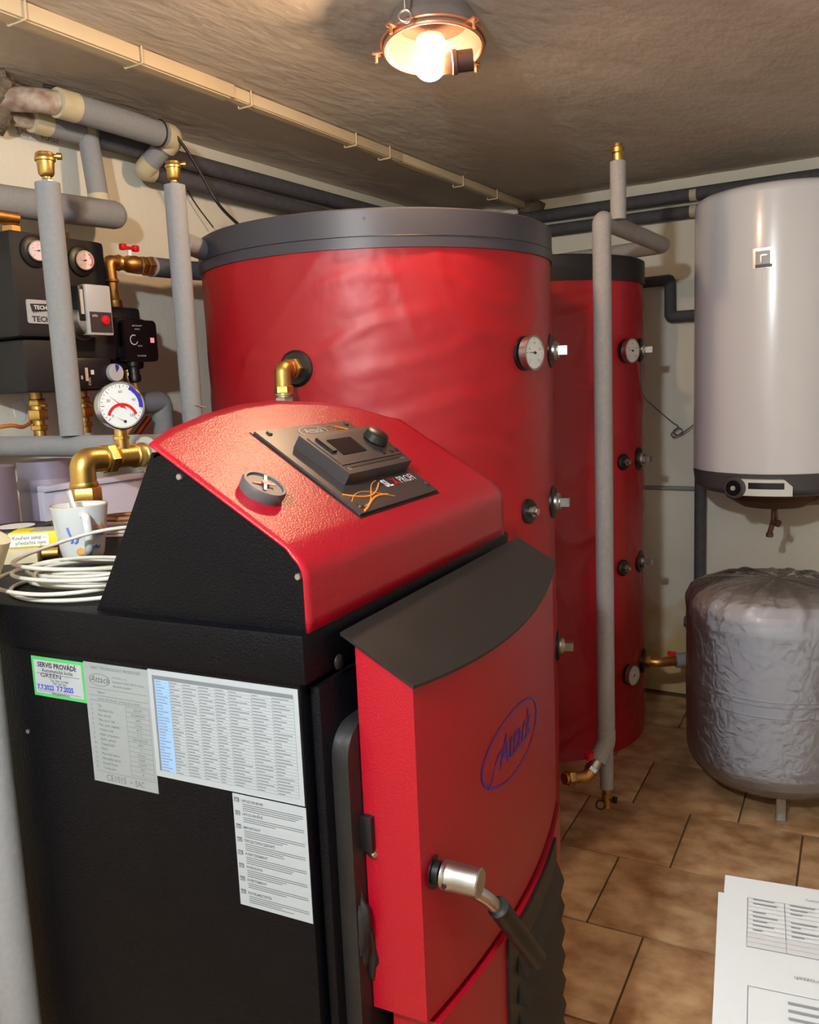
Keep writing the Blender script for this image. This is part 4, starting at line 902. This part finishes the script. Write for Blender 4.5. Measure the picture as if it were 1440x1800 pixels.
# ------------------------------------------------------------------ expansion vessel in film
EC = (-.362, 2.715); ER = .25
t = thing('expansion_vessel', 'grey steel expansion vessel wrapped in clear film below the heater', 'vessel', (EC[0], EC[1], 0))
prof = [(-.058, .001), (-.058, .10), (-.046, .16), (-.026, .20), (.006, .232), (.04, .246), (.07, ER), (.226, ER), (.230, ER+.004), (.234, ER), (.259, ER), (.263, ER+.004), (.267, ER), (.273, ER), (.277, ER+.004), (.281, ER), (.46, ER), (.485, .244), (.51, .228), (.53, .20), (.548, .15), (.556, .08), (.558, .001)]
part(t, 'shell', MB().lathe((EC[0], EC[1], .105), up, prof, 90), M_VESSEL, 'grey painted steel shell with three ribs')
for a in (16, 136, 256):
    d = V((math.sin(R(a)), -math.cos(R(a)), 0)); q = V((EC[0], EC[1], 0))+d*.165
    part(t, 'foot', MB().box(q+V((0, 0, .065)), (.026, .004, .13), ex=d.cross(up), ey=d).box(q+V((0, 0, .065))+d.cross(up)*.013+d*.008, (.004, .02, .13), ex=d.cross(up), ey=d).box(q+V((0, 0, .002))+d*.008, (.03, .03, .004), ex=d.cross(up), ey=d), M_STEEL, angle=0)
b = MB(); na, nz = 160, 60; sm = [(-.059, .12), (-.046, .166), (-.026, .207), (.006, .239), (.04, .252), (.07, ER+.004), (.25, ER+.006), (.40, ER+.006), (.47, ER+.008), (.51, ER+.004), (.545, .232), (.565, .18), (.572, .10), (.574, .005)]
vs = []
for j in range(nz+1):
    s_ = j/nz*(len(sm)-1); i = min(int(s_), len(sm)-2); f_ = s_-i; z = sm[i][0]*(1-f_)+sm[i+1][0]*f_; r_ = sm[i][1]*(1-f_)+sm[i+1][1]*f_
    for k in range(na):
        a = 2*math.pi*k/na; hh = max(0, (z-.40)/.17); low = max(0, min(1, (.06-z)/.1))
        rid = abs(fbm((math.cos(a)*2.4, math.sin(a)*2.4, z*5), 2.0, 3)); d = (.001+.003*min(1, hh))*fbm((math.cos(a)*4, math.sin(a)*4, z*8), 1.3, 3)+(.018*hh+.006*low)*(rid-.25)
        rr = max(r_+.001+max(-.001, d) if r_ > .1 else r_, .003); vs.append(V((EC[0]+rr*math.cos(a), EC[1]+rr*math.sin(a), .105+z+.016*hh*max(0, rid-.2))))
fs = [(j*na+k, j*na+(k+1) % na, (j+1)*na+(k+1) % na, (j+1)*na+k) for j in range(nz) for k in range(na)]
part(t, 'film_wrap', b.add(vs, fs), M_FILM, 'crinkled clear plastic film', angle=180)

# ------------------------------------------------------------------ pump station on the left wall
FX = -1.650
fY, fZ = V((0, 1, 0)), V((0, 0, 1))
tl = PX(14, 410, X=FX); bl = PX(56, 690, X=FX); gy0_, gy1_ = tl.y, PX(184, 440, X=FX).y
ps = thing('pump_station', 'black foam-cased heating pump station on the left wall', 'pump station', (XL, 1.3, 1.30))
z0, z1 = bl.z, tl.z+.01
def pbox(x0, x1, y0, y1, zz0, zz1, bev=.006): return MB().box(((x0+x1)/2, (y0+y1)/2, (zz0+zz1)/2), (x1-x0, y1-y0, zz1-zz0), bev=bev)
zs_ = PX(37, 592, X=FX).z
part(ps, 'upper_shell', pbox(XL+.002, FX, gy0_, gy1_, zs_, z1, .012), M_EPP, 'upper black foam half shell')
part(ps, 'lower_shell', pbox(XL+.002, FX-.006, gy0_+.010, gy1_-.004, z0, zs_-.004, .010), M_EPP, 'lower black foam half shell')
for (x_, y_) in ((66, 441), (148, 458)):
    q = PX(x_, y_, X=FX+.012)
    part(ps, 'gauge_recess', MB().lathe((FX-.02, q.y, q.z), (1, 0, 0), [(0, .036), (.024, .034), (.027, .028), (.027, .001)], 30), M_RUBBER)
    gauge(ps, 'thermometer', (FX+.016, q.y, q.z), (1, -.25, .0), .0215, .014, dial=M_PINKDIAL, needle_deg=185, band=[(-45, 60, .70, .84, M_REDP if x_ > 100 else M_BLUE)], marks=True)
q0 = PX(50, 568, X=FX+.002); q1_ = PX(108, 530, X=FX+.002)
bg = part(ps, 'brand_badge', MB().prism(rrect(q0.y, q0.z, q1_.y+.022, q1_.z, .004), (FX-.001, 0, 0), fY, fZ, .004), M_LGREY, 'white badge with black lettering', angle=30)
fb = (V((FX+.003, q0.y, q0.z)), fY, fZ); w_ = q1_.y+.022-q0.y; h_ = q1_.z-q0.z
lg = MB().add([fb[0]+fY*.007+fZ*(h_*.82)+V((.0005, 0, 0)), fb[0]+fY*.011+fZ*(h_*.50)+V((.0005, 0, 0)), fb[0]+fY*(w_*.9)+fZ*(h_*.62)+V((.0005, 0, 0)), fb[0]+fY*(w_*.9)+fZ*(h_*.88)+V((.0005, 0, 0))], [(0, 1, 2, 3)])
for k in range(7): y_ = .012+.0055*k; lg.add([fb[0]+fY*y_+fZ*(h_*.50+.0008*k)+V((.0005, 0, 0)), fb[0]+fY*(y_+.003)+fZ*(h_*.42+.0008*k)+V((.0005, 0, 0)), fb[0]+fY*(y_+.0055)+fZ*(h_*.5+.0008*k)+V((.0005, 0, 0))], [(0, 1, 2)])
lg.text('TECH', fb, .009, h_*.08, .016, .0006, sx=1.15, bold=.0004)
part(bg, 'badge_print', lg, M_INK, angle=0)
part(bg, 'badge_lettering', MB().text('TECH', fb, .016, h_*.60, .0115, .001, sx=1.1, bold=.0003), M_WHITE, angle=0)
# circulator with grey terminal box
PXf = -1.585
c0_ = PX(150, 590, X=PXf); c1_ = PX(199, 503, X=PXf)
cy0, cy1, cz0, cz1 = PX(153, 545, X=PXf).y, PX(197, 545, X=PXf).y, c0_.z+.002, c1_.z
pm = part(ps, 'circulator', MB().lathe((FX, (cy0+cy1)/2-.012, (cz0+cz1)/2-.018), (1, 0, 0), [(0, .046), (.02, .046), (.024, .042), (PXf-FX-.012, .040), (PXf-FX-.008, .034)], 32), M_STEEL, 'round metal pump motor')
part(pm, 'flange_screw', MB().hexn((FX+.022, (cy0+cy1)/2-.042, (cz0+cz1)/2+.008), (1, 0, 0), .008, .006).hexn((FX+.022, (cy0+cy1)/2-.044, (cz0+cz1)/2-.045), (1, 0, 0), .008, .006), M_CHROME)
tb = part(ps, 'terminal_box', pbox(PXf-.022, PXf, cy0, cy1, cz0, cz1, .004), M_LGREY, 'grey pump terminal box with red dial')
part(tb, 'dark_panel', pbox(PXf, PXf+.0012, cy0+.006, cy1-.004, cz0+.006, cz0+(cz1-cz0)*.46, 0), M_PLATE, angle=0)
part(tb, 'red_dial', MB().lathe((PXf+.001, cy0+(cy1-cy0)*.66, cz0+(cz1-cz0)*.30), (1, 0, 0), [(0, .011), (.005, .010), (.006, .004)], 24), M_REDP)
part(tb, 'terminal_print', MB().text('wilo', (V((PXf+.0014, cy0, cz0)), fY, fZ), .011, (cz1-cz0)*.36, .009, .0003), M_WHITE, angle=0)
part(tb, 'side_box', pbox(PXf-.05, PXf-.006, cy0-.014, cy0+.002, cz0+.03, cz1-.004, .003), M_PLAST)
part(tb, 'side_label', pbox(PXf-.006, PXf-.0052, cy0-.011, cy0-.003, cz0+.045, cz1-.012, 0), M_WHITE, angle=0)
# mixing valve actuator
AXf = -1.600
a0_ = PX(140, 683, X=AXf); a1_ = PX(196, 628, X=AXf)
ac = part(ps, 'actuator', pbox(FX, AXf, a0_.y, a1_.y, a0_.z, a1_.z, .008), M_PLAST, 'black mixing valve motor')
ff = (V((AXf+.0006, a0_.y, a0_.z)), fY, fZ)
part(ac, 'actuator_print', MB().rect(ff, .018, .016, .026, .045).rect(ff, .033, .03, .042, .04).text('ESBE', ff, .031, .006, .009, .0004, rot=1.57).rect(ff, .006, .02, .011, .028), M_WHITE, angle=0)
kq = PX(203, 655, X=AXf+.006)
kb = part(ac, 'actuator_knob', MB().lathe((AXf-.01, kq.y, kq.z), (1, -.1, 0), [(0, .019), (.014, .0205), (.022, .019), (.022, .001)], 28), M_LGREY, 'pale round knob with blue wedge')
kb2 = MB(); o = V((AXf+.0127, kq.y-.0022, kq.z))
for k in range(5): a = R(50+10*k); a2 = R(60+10*k); kb2.add([o, o+fY*.018*math.cos(a)+fZ*.018*math.sin(a), o+fY*.018*math.cos(a2)+fZ*.018*math.sin(a2)], [(0, 1, 2)])
part(ac, 'blue_wedge', kb2, M_BLUE, angle=0)
for px_, d_ in ((76, 0), (156, 1)):
    q = PX(px_, 720, X=-1.72); s_ = part(ps, 'brass_union', MB().cyl((-1.74, q.y, z0+.01), (-1.74, q.y, 1.215), .0135, 18).hexn((-1.74, q.y, z0-.03), up, .016, .019).hexn((-1.74, q.y, z0-.062), up, .024, .0235).hexn((-1.74, q.y, z0-.085), up, .012, .020), M_BRASS)
    part(s_, 'drain_screw', MB().cyl((-1.74, q.y, z0-.03), (-1.712, q.y+.004, z0-.03), .004, 10), M_BRASSD)
part(ps, 'middle_cover', pbox(XL+.01, FX+.012, cy0-.01, gy1_-.002, a1_.z-.004, cz0+.02, .008), M_EPP)

# ------------------------------------------------------------------ ball valve line and second circulator beside the pump station
VX = -1.715
v0 = PX(190, 462, X=VX); v1 = PX(278, 470, X=VX)
vz = v0.z+.003
t = thing('ball_valve', 'brass ball valve with red butterfly handle above the small pump', 'valve', (VX, v0.y, vz))
part(t, 'elbow', MB().tube([(VX, v0.y+.028, vz), (VX, v0.y, vz), (VX, v0.y+.003, vz-.045)], .0165, .02, 20), M_BRASSD)
part(t, 'valve_body', MB().lathe((VX, v0.y+.026, vz), fY, [(0, .018), (.006, .020), (.012, .017), (.03, .017), (.036, .021), (.06, .022), (.062, .018), (.07, .018)], 22).hexn((VX, v0.y+.096, vz), fY, .016, .0235).hexn((VX, v0.y+.115, vz), fY, .022, .025), M_BRASSD)
part(t, 'collar', MB().lathe((VX, v0.y+.072, vz), fY, [(0, .020), (.004, .0215), (.016, .0215), (.02, .020)], 24), M_STEEL)
part(t, 'handle_stem', MB().cyl((VX, v0.y+.07, vz+.015), (VX, v0.y+.07, vz+.034), .006, 12), M_WHITE)
part(t, 'butterfly_handle', MB().box((VX, v0.y+.07, vz+.039), (.012, .05, .008), bev=.003).box((VX, v0.y+.05, vz+.04), (.014, .016, .016), bev=.004).box((VX, v0.y+.09, vz+.04), (.014, .016, .016), bev=.004), M_REDP)
part(t, 'lower_coupling', MB().lathe((VX, v0.y+.003, vz-.042), V((0, .06, -1)), [(0, .018), (.005, .020), (.008, .016), (.03, .015), (.045, .017), (.05, .021), (.066, .021), (.07, .017)], 22), M_BRASSD)
t = thing('insulated_pipe', 'short dark grey pipe from the ball valve into the big red tank', 'pipe', (VX, v1.y, vz))
part(t, 'insulation', MB().tube([(VX, v0.y+.138, vz), (VX+.01, v1.y+.10, vz), (VX+.10, v1.y+.30, vz)], .0245, .04, 22), M_FOAMD)
part(t, 'end_ring', MB().lathe((VX, v0.y+.136, vz), fY, [(0, .0255), (.006, .0255)], 22), M_FOAMW)
SXf = -1.640
b0 = PX(212, 640, X=SXf); b1 = PX(272, 548, X=SXf)
sp = thing('circulation_pump', 'small black circulation pump with white dial print, right of the pump station', 'pump', (VX, b0.y, b0.z))
part(sp, 'pump_casing', pbox(XL+.05, SXf-.035, PX(185, 600, X=-1.70).y, b1.y-.012, b0.z-.012, b1.z+.012, .012), M_EPP, 'black pump insulation casing')
part(sp, 'motor_head', pbox(SXf-.055, SXf-.018, b0.y-.012, b1.y-.012, b0.z+.014, b1.z-.016, .010), M_PLAST)
hd2 = part(sp, 'control_head', MB().prism(rrect(b0.y+.018, b0.z+.006, b1.y, b1.z-.022, .012), (SXf-.03, 0, 0), fY, fZ, .030), M_PLAST, 'black control head', angle=30)
fq = (V((SXf+.0004, b0.y+.018, b0.z+.006)), fY, fZ); hw = b1.y-b0.y-.018; hh_ = b1.z-.022-b0.z-.006
pr = MB(); o = fq[0]+fY*hw*.28+fZ*hh_*.52
for k in range(20):
    a = R(60+280*k/20); a2 = R(60+280*(k+1)/20); q = lambda rr, an: o+(fY*math.cos(an)+fZ*math.sin(an))*rr+V((.0004, 0, 0))
    pr.add([q(.0125, a), q(.0100, a), q(.0100, a2), q(.0125, a2)], [(0, 1, 2, 3)])
pr.text('AUTOADAPT', fq, hw*.25, hh_*.84, .0052); pr.text('ALPHA', fq, hw*.32, hh_*.76, .0052); pr.text('AUTO', fq, hw*.38, hh_*.36, .005); pr.text('GRUNDFOS', fq, hw*.34, hh_*.12, .0052)
part(hd2, 'head_print', pr, M_WHITE, angle=0)
part(hd2, 'dial_slot', MB().lathe(o+V((0, 0, 0)), (1, 0, 0), [(0, .008), (.003, .0075)], 18), M_RUBBER)
part(hd2, 'red_lamp', MB().rect(fq, hw*.78, hh_*.46, hw*.90, hh_*.58, .0006), emit_mat('pink_indicator', (1, .25, .3, 1), 1.2), angle=0)
pg = V((SXf-.014, b0.y+.050, b0.z+.006))
cb = part(sp, 'power_plug', MB().lathe(pg, (0, .05, -1), [(0, .017), (.01, .017), (.012, .014), (.03, .013), (.034, .0155), (.046, .0145), (.05, .010)], 18), M_RUBBER)
part(sp, 'power_cable', MB().smooth_tube([pg-V((0, 0, .046)), pg+V((0, .004, -.08)), pg+V((-.004, .004, -.13)), pg+V((-.03, -.03, -.19))], .0055, 10), M_CABLEO, 'orange cable of the pump')
part(sp, 'lower_coupling', MB().lathe((VX+.02, PX(228, 670, X=VX+.02).y, b0.z-.004), (0, 0, -1), [(0, .018), (.012, .018), (.014, .014), (.055, .014), (.058, .012)], 18), M_BRASSD)
t = thing('insulated_pipe', 'grey insulated elbow behind the pressure gauge, below the small pump', 'pipe', PX(285, 705, X=-1.72))
q0 = PX(225, 712, X=-1.72); q1_ = PX(284, 706, X=-1.72)
part(t, 'insulation', MB().tube([q0-V((0, .05, 0)), q1_, q1_-V((0, 0, .34))], .0275, .012, 24, seg=2), M_FOAM)
b = MB().tube([PX(240, 765, X=-1.70), PX(262, 735, X=-1.70)], .009, 0, 14)
single('copper_pipe', b, M_COPPER, 'short copper pipe slanting up behind the pressure gauge', 'pipe', PX(250, 750, X=-1.70))
b = MB().smooth_tube([PX(-10, 752, X=-1.75), PX(20, 748, X=-1.75), PX(42, 750, X=-1.76), PX(62, 735, X=-1.78), PX(75, 715, X=-1.80)], .0045, 8)
single('orange_cable', b, M_CABLEO, 'orange cable at the left edge below the pump station', 'cable', PX(20, 748, X=-1.75))
# flue and white board between boiler and wall
fl = PX(90, 830, X=-1.66)
t = thing('flue_pipe', 'dull metal flue pipe behind the boiler at the left', 'flue', (-1.68, fl.y, 0))
part(t, 'flue_section', MB().lathe((-1.68, fl.y, 0), up, [(0, .058), (1.10, .058), (1.105, .061), (1.12, .061), (1.125, .058), (1.165, .058)], 36), M_ZINC)
t = thing('flue_pipe', 'second, darker metal flue pipe at the left edge of the picture', 'flue', (-1.66, fl.y-.20, 0))
part(t, 'flue_section', MB().lathe((-1.62, fl.y-.20, 0), up, [(0, .07), (1.17, .07)], 36), M_ZINC)
bq0 = PX(65, 865, X=-1.6); bq1 = PX(250, 838, X=-1.6)
t = thing('white_board', 'white painted board along the wall behind the boiler lid', 'board', (-1.61, bq0.y, 0))
part(t, 'panel', MB().box((-1.590, (bq0.y+1.56)/2, bq0.z/2), (.02, 1.56-bq0.y, bq0.z), bev=.002), M_BOARD)
part(t, 'top_batten', MB().box((-1.586, (bq0.y+1.56)/2, bq0.z+.006), (.026, 1.56-bq0.y, .012), bev=.002), M_BOARD)
# grey pipe in front of the boiler side, at the left edge
lp0 = bw(-.459, -.045, 0); 
t = thing('insulated_pipe', 'grey pipe standing in front of the boiler side at the left edge', 'pipe', lp0)
part(t, 'insulation', MB().cyl(lp0, bw(-.454, -.045, 1.055), .0255, 28), M_FOAM)
part(t, 'sleeve_end', MB().tube([bw(-.455, -.045, 1.035), bw(-.449, -.043, 1.09), bw(-.429, -.035, 1.142)], lambda s_: .0262+.004*s_, .03, 26), M_TAPE, 'cream taped end of the pipe')

# ------------------------------------------------------------------ things on the boiler lid
def lidp(px_, py_, z=ZL): return PX(px_, py_, Z=z)
mc = PX(148, 985, Z=ZL); mc.z = ZL
mug = thing('mug', 'white porcelain mug with floral print on the boiler lid', 'mug', mc)
rr_ = .0425; mh = .087
prof = [(0, .001), (0, .026), (.004, .028), (.012, .0315), (.05, .0375), (mh, rr_), (mh+.001, rr_-.001), (mh, rr_-.003), (.05, .0345), (.012, .028), (.008, .001)]
part(mug, 'cup', MB().lathe(mc, up, prof, 44, caps=False), M_CUP)
hdv = (CAM-mc); hdv.z = 0; hdv.normalize(); hdv = Matrix.Rotation(R(8), 3, 'Z') @ hdv
part(mug, 'handle', MB().smooth_tube([mc+hdv*.0375+up*.074, mc+hdv*.058+up*.074, mc+hdv*.066+up*.052, mc+hdv*.058+up*.026, mc+hdv*.031+up*.014], .0062, 12), M_CUP)
part(mug, 'coffee', MB().lathe(mc+up*.07, up, [(0, .036), (.0005, .036)], 30), M_WHITE)
def mugp(deg, z, off=.0006):
    d = Matrix.Rotation(R(deg), 3, 'Z') @ hdv; r_ = .0315+(z-.012)*(.0375-.0315)/.038 if z < .05 else .0375+(z-.05)*(rr_-.0375)/(mh-.05); return mc+d*(r_+off)+up*z
for deg, z, r_, mt in ((26, .056, .0045, M_FLOWP), (50, .048, .006, M_FLOWP), (56, .054, .005, M_FLOWP), (-14, .02, .006, M_FLOWY), (-9, .017, .005, M_FLOWY), (36, .052, .004, M_FLOWG), (40, .058, .004, M_FLOWG)):
    c = mugp(deg, z, .0); n = (Matrix.Rotation(R(deg), 3, 'Z') @ hdv); part(mug, 'flower_print', MB().lathe(c, n, [(0, r_), (.0008, r_*.9)], 12), mt)
for pts in ([(-38, .058), (-34, .046), (-30, .038), (-34, .034)], [(-26, .034), (-20, .036), (-16, .044), (-12, .042)], [(16, .024), (24, .028), (32, .024), (38, .026)], [(24, .044), (30, .046), (40, .045)]):
    part(mug, 'ribbon_print', MB().smooth_tube([mugp(a, z) for a, z in pts], .0019, 6, 5), M_FLOWB)
part(mug, 'gilt_rim', MB().ring(mc+up*(mh+.0005), up, rr_-.0012, .0007, 44, 6), M_BRASSD)
s0 = mc+up*.065+V((.012, .01, 0)); s1 = mc+up*.118+hdv.cross(up)*-.020
s1 = PX(121, 866, D=math.hypot(mc.x, mc.y)-.005); s0 = PX(131, 900, D=math.hypot(mc.x, mc.y)-.012)
sd_ = (s1-s0).normalized()
t = thing('teaspoon', 'metal teaspoon standing in the white mug', 'spoon', mc+up*.012)
part(t, 'handle', MB().box(s0.lerp(s1, .35), ((s1-s0).length*1.5, .0085, .0022), ex=sd_, ey=AX[0]-sd_*AX[0].dot(sd_), bev=.001), M_STEEL)
part(t, 'bowl', MB().sphere(mc+up*.022+V((.004, .006, 0)), .012, 16, (.9, .6, .7)).tube([mc+up*.03+V((.004, .006, 0)), s0], .002, 0, 8), M_STEEL)
# coil of white cable
random.seed(11); pts = []
cc = bw(-.435, .105, ZL)
def coilp(deg, a, b_, z, dx=0, dy=0):
    x = -.405+dx+a*math.cos(R(deg)); y = .100+dy+b_*math.sin(R(deg)); return bw(x, y, ZL+z)
for k in range(96):
    deg = 200-k*30; loop = k/12; a = .092+.014*math.sin(loop*2.1); b_ = .066+.022*math.sin(loop*1.7+1)
    z = .003+.0032*loop+.004*math.sin(R(deg)+loop*1.3)+.012*max(0, math.sin(loop*2.0+R(deg)))*(loop/8)
    pts.append(coilp(deg, a, b_, max(.0028, z), .014*math.sin(loop*3), .014*math.cos(loop*2.3)-.01))
pts += [coilp(170, .115, .08, .040), coilp(130, .11, .10, .056), coilp(95, .10, .11, .062), coilp(60, .10, .11, .062), coilp(40, .12, .11, .055)]
b = MB().smooth_tube(pts, .0027, 10, 4)
single('cable_coil', b, M_CABLEW, 'loose coil of white cable on the boiler lid', 'cable', cc)
# cigarette pack on a small carton
pk = PX(65, 968, Z=ZL+.024); 
exk = (PX(105, 955, Z=ZL+.024)-PX(28, 960, Z=ZL+.024)); exk.z = 0; exk.normalize(); eyk = up.cross(exk)
ck = PX(42, 992, Z=ZL); 
t = thing('carton', 'small pale cardboard box under the cigarette pack', 'box', ck)
part(t, 'box', MB().box(ck+eyk*.030+up*.011+exk*-.008, (.055, .05, .022), ex=exk, ey=eyk, bev=.001), M_TAPE)
part(t, 'brass_stub', MB().cyl(ck+eyk*.020+up*.012+exk*.024, ck+eyk*.020+up*.012+exk*.048, .008, 14), M_BRASSD)
pc = PX(67, 948, Z=ZL+.034); 
t = thing('cigarette_pack', 'yellow and white cigarette pack with a printed warning, left of the mug', 'pack', pc)
pcc = pc+eyk*.028-up*.000
part(t, 'pack_body', MB().box(pcc, (.088, .055, .023), ex=exk, ey=eyk, bev=.001), M_YELLOW)
f3 = (pcc-eyk*.0279-exk*.044-up*.0115, exk, up)
wp = part(t, 'warning_panel', MB().rect(f3, .001, .002, .060, .021, .0004), M_WHITE, angle=0)
part(wp, 'warning_text', MB().text('Kouření zabíjí –', f3, .006, .0125, .0078, .0008).text('přestaňte nyní', f3, .010, .0045, .0078, .0008), M_INK, angle=0)
f4 = (pcc+up*.0117-exk*.044-eyk*.0275, exk, eyk)
part(t, 'top_print', MB().rect(f4, .03, .004, .085, .05, .0002), M_LGREY, angle=0)
# round tin with white label
tc_ = PX(28, 925, Z=ZL+.028); tc_.z = ZL
t = thing('round_tin', 'flat round black tin with a white oval label behind the cigarette pack', 'tin', tc_)
part(t, 'tin_body', MB().lathe(tc_, up, [(0, .058), (.003, .060), (.024, .060), (.028, .057), (.028, .001)], 40), M_PLAST)
part(t, 'tin_label', MB().lathe(tc_+up*.0282, up, [(0, .032), (.0006, .032)], 32), M_WHITE)
part(t, 'tin_print', MB().text('tabák', (tc_+up*.0292-exk*.014-eyk*.006, exk, eyk), 0, 0, .013), M_INK, angle=0) if False else None
# folded papers and a leather strap behind the mug
for k in range(4):
    q = PX(212, 938-6*k, Z=ZL+.004+.006*k); d = Matrix.Rotation(R(-12+9*k), 3, 'Z') @ exk
    single('folded_paper', MB().box(V((q.x-.012, q.y+.01, ZL+.003+.006*k)), (.09, .06, .0045), ex=d, ey=up.cross(d), bev=.001), M_PINKPAPER,
           ['lowest pinkish folded paper behind the mug', 'second pinkish folded paper up, behind the mug', 'third pinkish folded paper up, behind the mug', 'topmost pinkish folded paper behind the mug'][k], 'paper', V((q.x, q.y, ZL)), 'folded papers on the lid')
q = PX(225, 908, Z=ZL+.035)
single('leather_strap', MB().smooth_tube([q+exk*(.045*math.cos(R(a)))+eyk*(.03*math.sin(R(a)))+up*.0 for a in range(0, 361, 30)], .0045, 8), M_LEATHER, 'loop of brown strap lying on the folded papers behind the mug', 'strap', q)

# ------------------------------------------------------------------ papers on a carton in the right foreground
zp = .80
tl_ = PX(1275, 1541, Z=zp); tr_ = PX(1440, 1568, Z=zp); ex = (tr_-tl_).normalized(); ey = up.cross(ex)
t = thing('carton', 'brown cardboard carton under the papers in the right foreground', 'box', tl_+ex*.13-ey*.16-up*zp)
part(t, 'carton_body', MB().box(tl_+ex*.135-ey*.165-up*(.012+(zp-.012)/2), (.21, .27, zp-.012), ex=ex, ey=ey, bev=.004), M_KRAFT)
part(t, 'carton_flap', MB().box(tl_+ex*.07-ey*.165-up*.011, (.10, .27, .003), ex=ex, ey=ey), M_KRAFT, angle=0)
single('manila_folder', MB().box(tl_+ex*.105-ey*.155-up*.008, (.212, .28, .004), ex=(Matrix.Rotation(R(-1.2), 3, 'Z') @ ex), ey=(Matrix.Rotation(R(-1.2), 3, 'Z') @ ey)), M_KRAFT, 'tan folder under the printed sheets, right foreground', 'folder', tl_-up*.008, angle=0)
ex2 = Matrix.Rotation(R(1.0), 3, 'Z') @ ex; ey2 = up.cross(ex2)
o2 = PX(1263, 1571, Z=zp-.003)
single('printed_sheet', MB().box(o2+ex2*.105-ey2*.1485, (.21, .297, .004), ex=ex2, ey=ey2), M_PAPER, 'lower stack of white sheets, slightly askew, right foreground', 'paper', o2, angle=0)
sh = single('printed_sheet', MB().box(tl_+ex*.105-ey*.1485+up*.0005, (.21, .297, .003), ex=ex, ey=ey), M_PAPER, 'topmost white sheet with printed tables, right foreground', 'paper', tl_, angle=0)
fs_ = (tl_+up*.0024, ex, ey); b = MB(); bgm = MB()
def pp(x_, y_): q = PX(x_, y_, Z=zp)-tl_; return q.dot(ex), q.dot(ey)
# the sheet lies upside down for the camera: headings under their tables
u0, v0_ = pp(1314, 1582); u1, v1_ = pp(1440, 1600); _, vb = pp(1312, 1668)
tabw = .16
for k in range(12):
    vv = v0_+(vb-v0_)*k/11; b.rect(fs_, u0, vv, u0+tabw, vv+.0004)
for k in range(6): xx = u0+tabw*k/5; b.rect(fs_, xx, vb, xx+.0005, v0_)
random.seed(5)
for k in range(8):
    for c_ in range(5):
        if random.random() < .85:
            vv = v0_+(vb-v0_)*(k+.3)/11; xx = u0+tabw*c_/5+.005; b.rect(fs_, xx, vv, xx+random.uniform(.008, .022), vv+.0016)
bgm.rect(fs_, u0, vb, u0+tabw, v0_+(vb-v0_)*8.2/11, .0002)
b.text('Tabulka výkonu pro nastavení regulátoru', fs_, u0+.15, v0_+.0135, .006, rot=math.pi); b.text('Provozní parametry', fs_, u0+.13, v0_+.006, .005, rot=math.pi)
u2, v2_ = pp(1325, 1712); b.text('Popis jednotlivých hodnot a rozsah', fs_, u2+.13, v2_+.004, .007, rot=math.pi)
u3, v3_ = pp(1314, 1738)
b.rect(fs_, u3, v3_, u3+.15, v3_+.0005); b.rect(fs_, u3, v3_-.12, u3+.0005, v3_)
for k in range(10):
    b.rect(fs_, u3+.03, v3_-.012-.009*k, u3+.055+.012*random.random(), v3_-.009-.009*k); b.rect(fs_, u3+.075, v3_-.012-.009*k, u3+.082, v3_-.008-.009*k)
part(sh, 'printed_text', b, M_INKL, angle=0); part(sh, 'shaded_row', bgm, M_LGREY, angle=0)
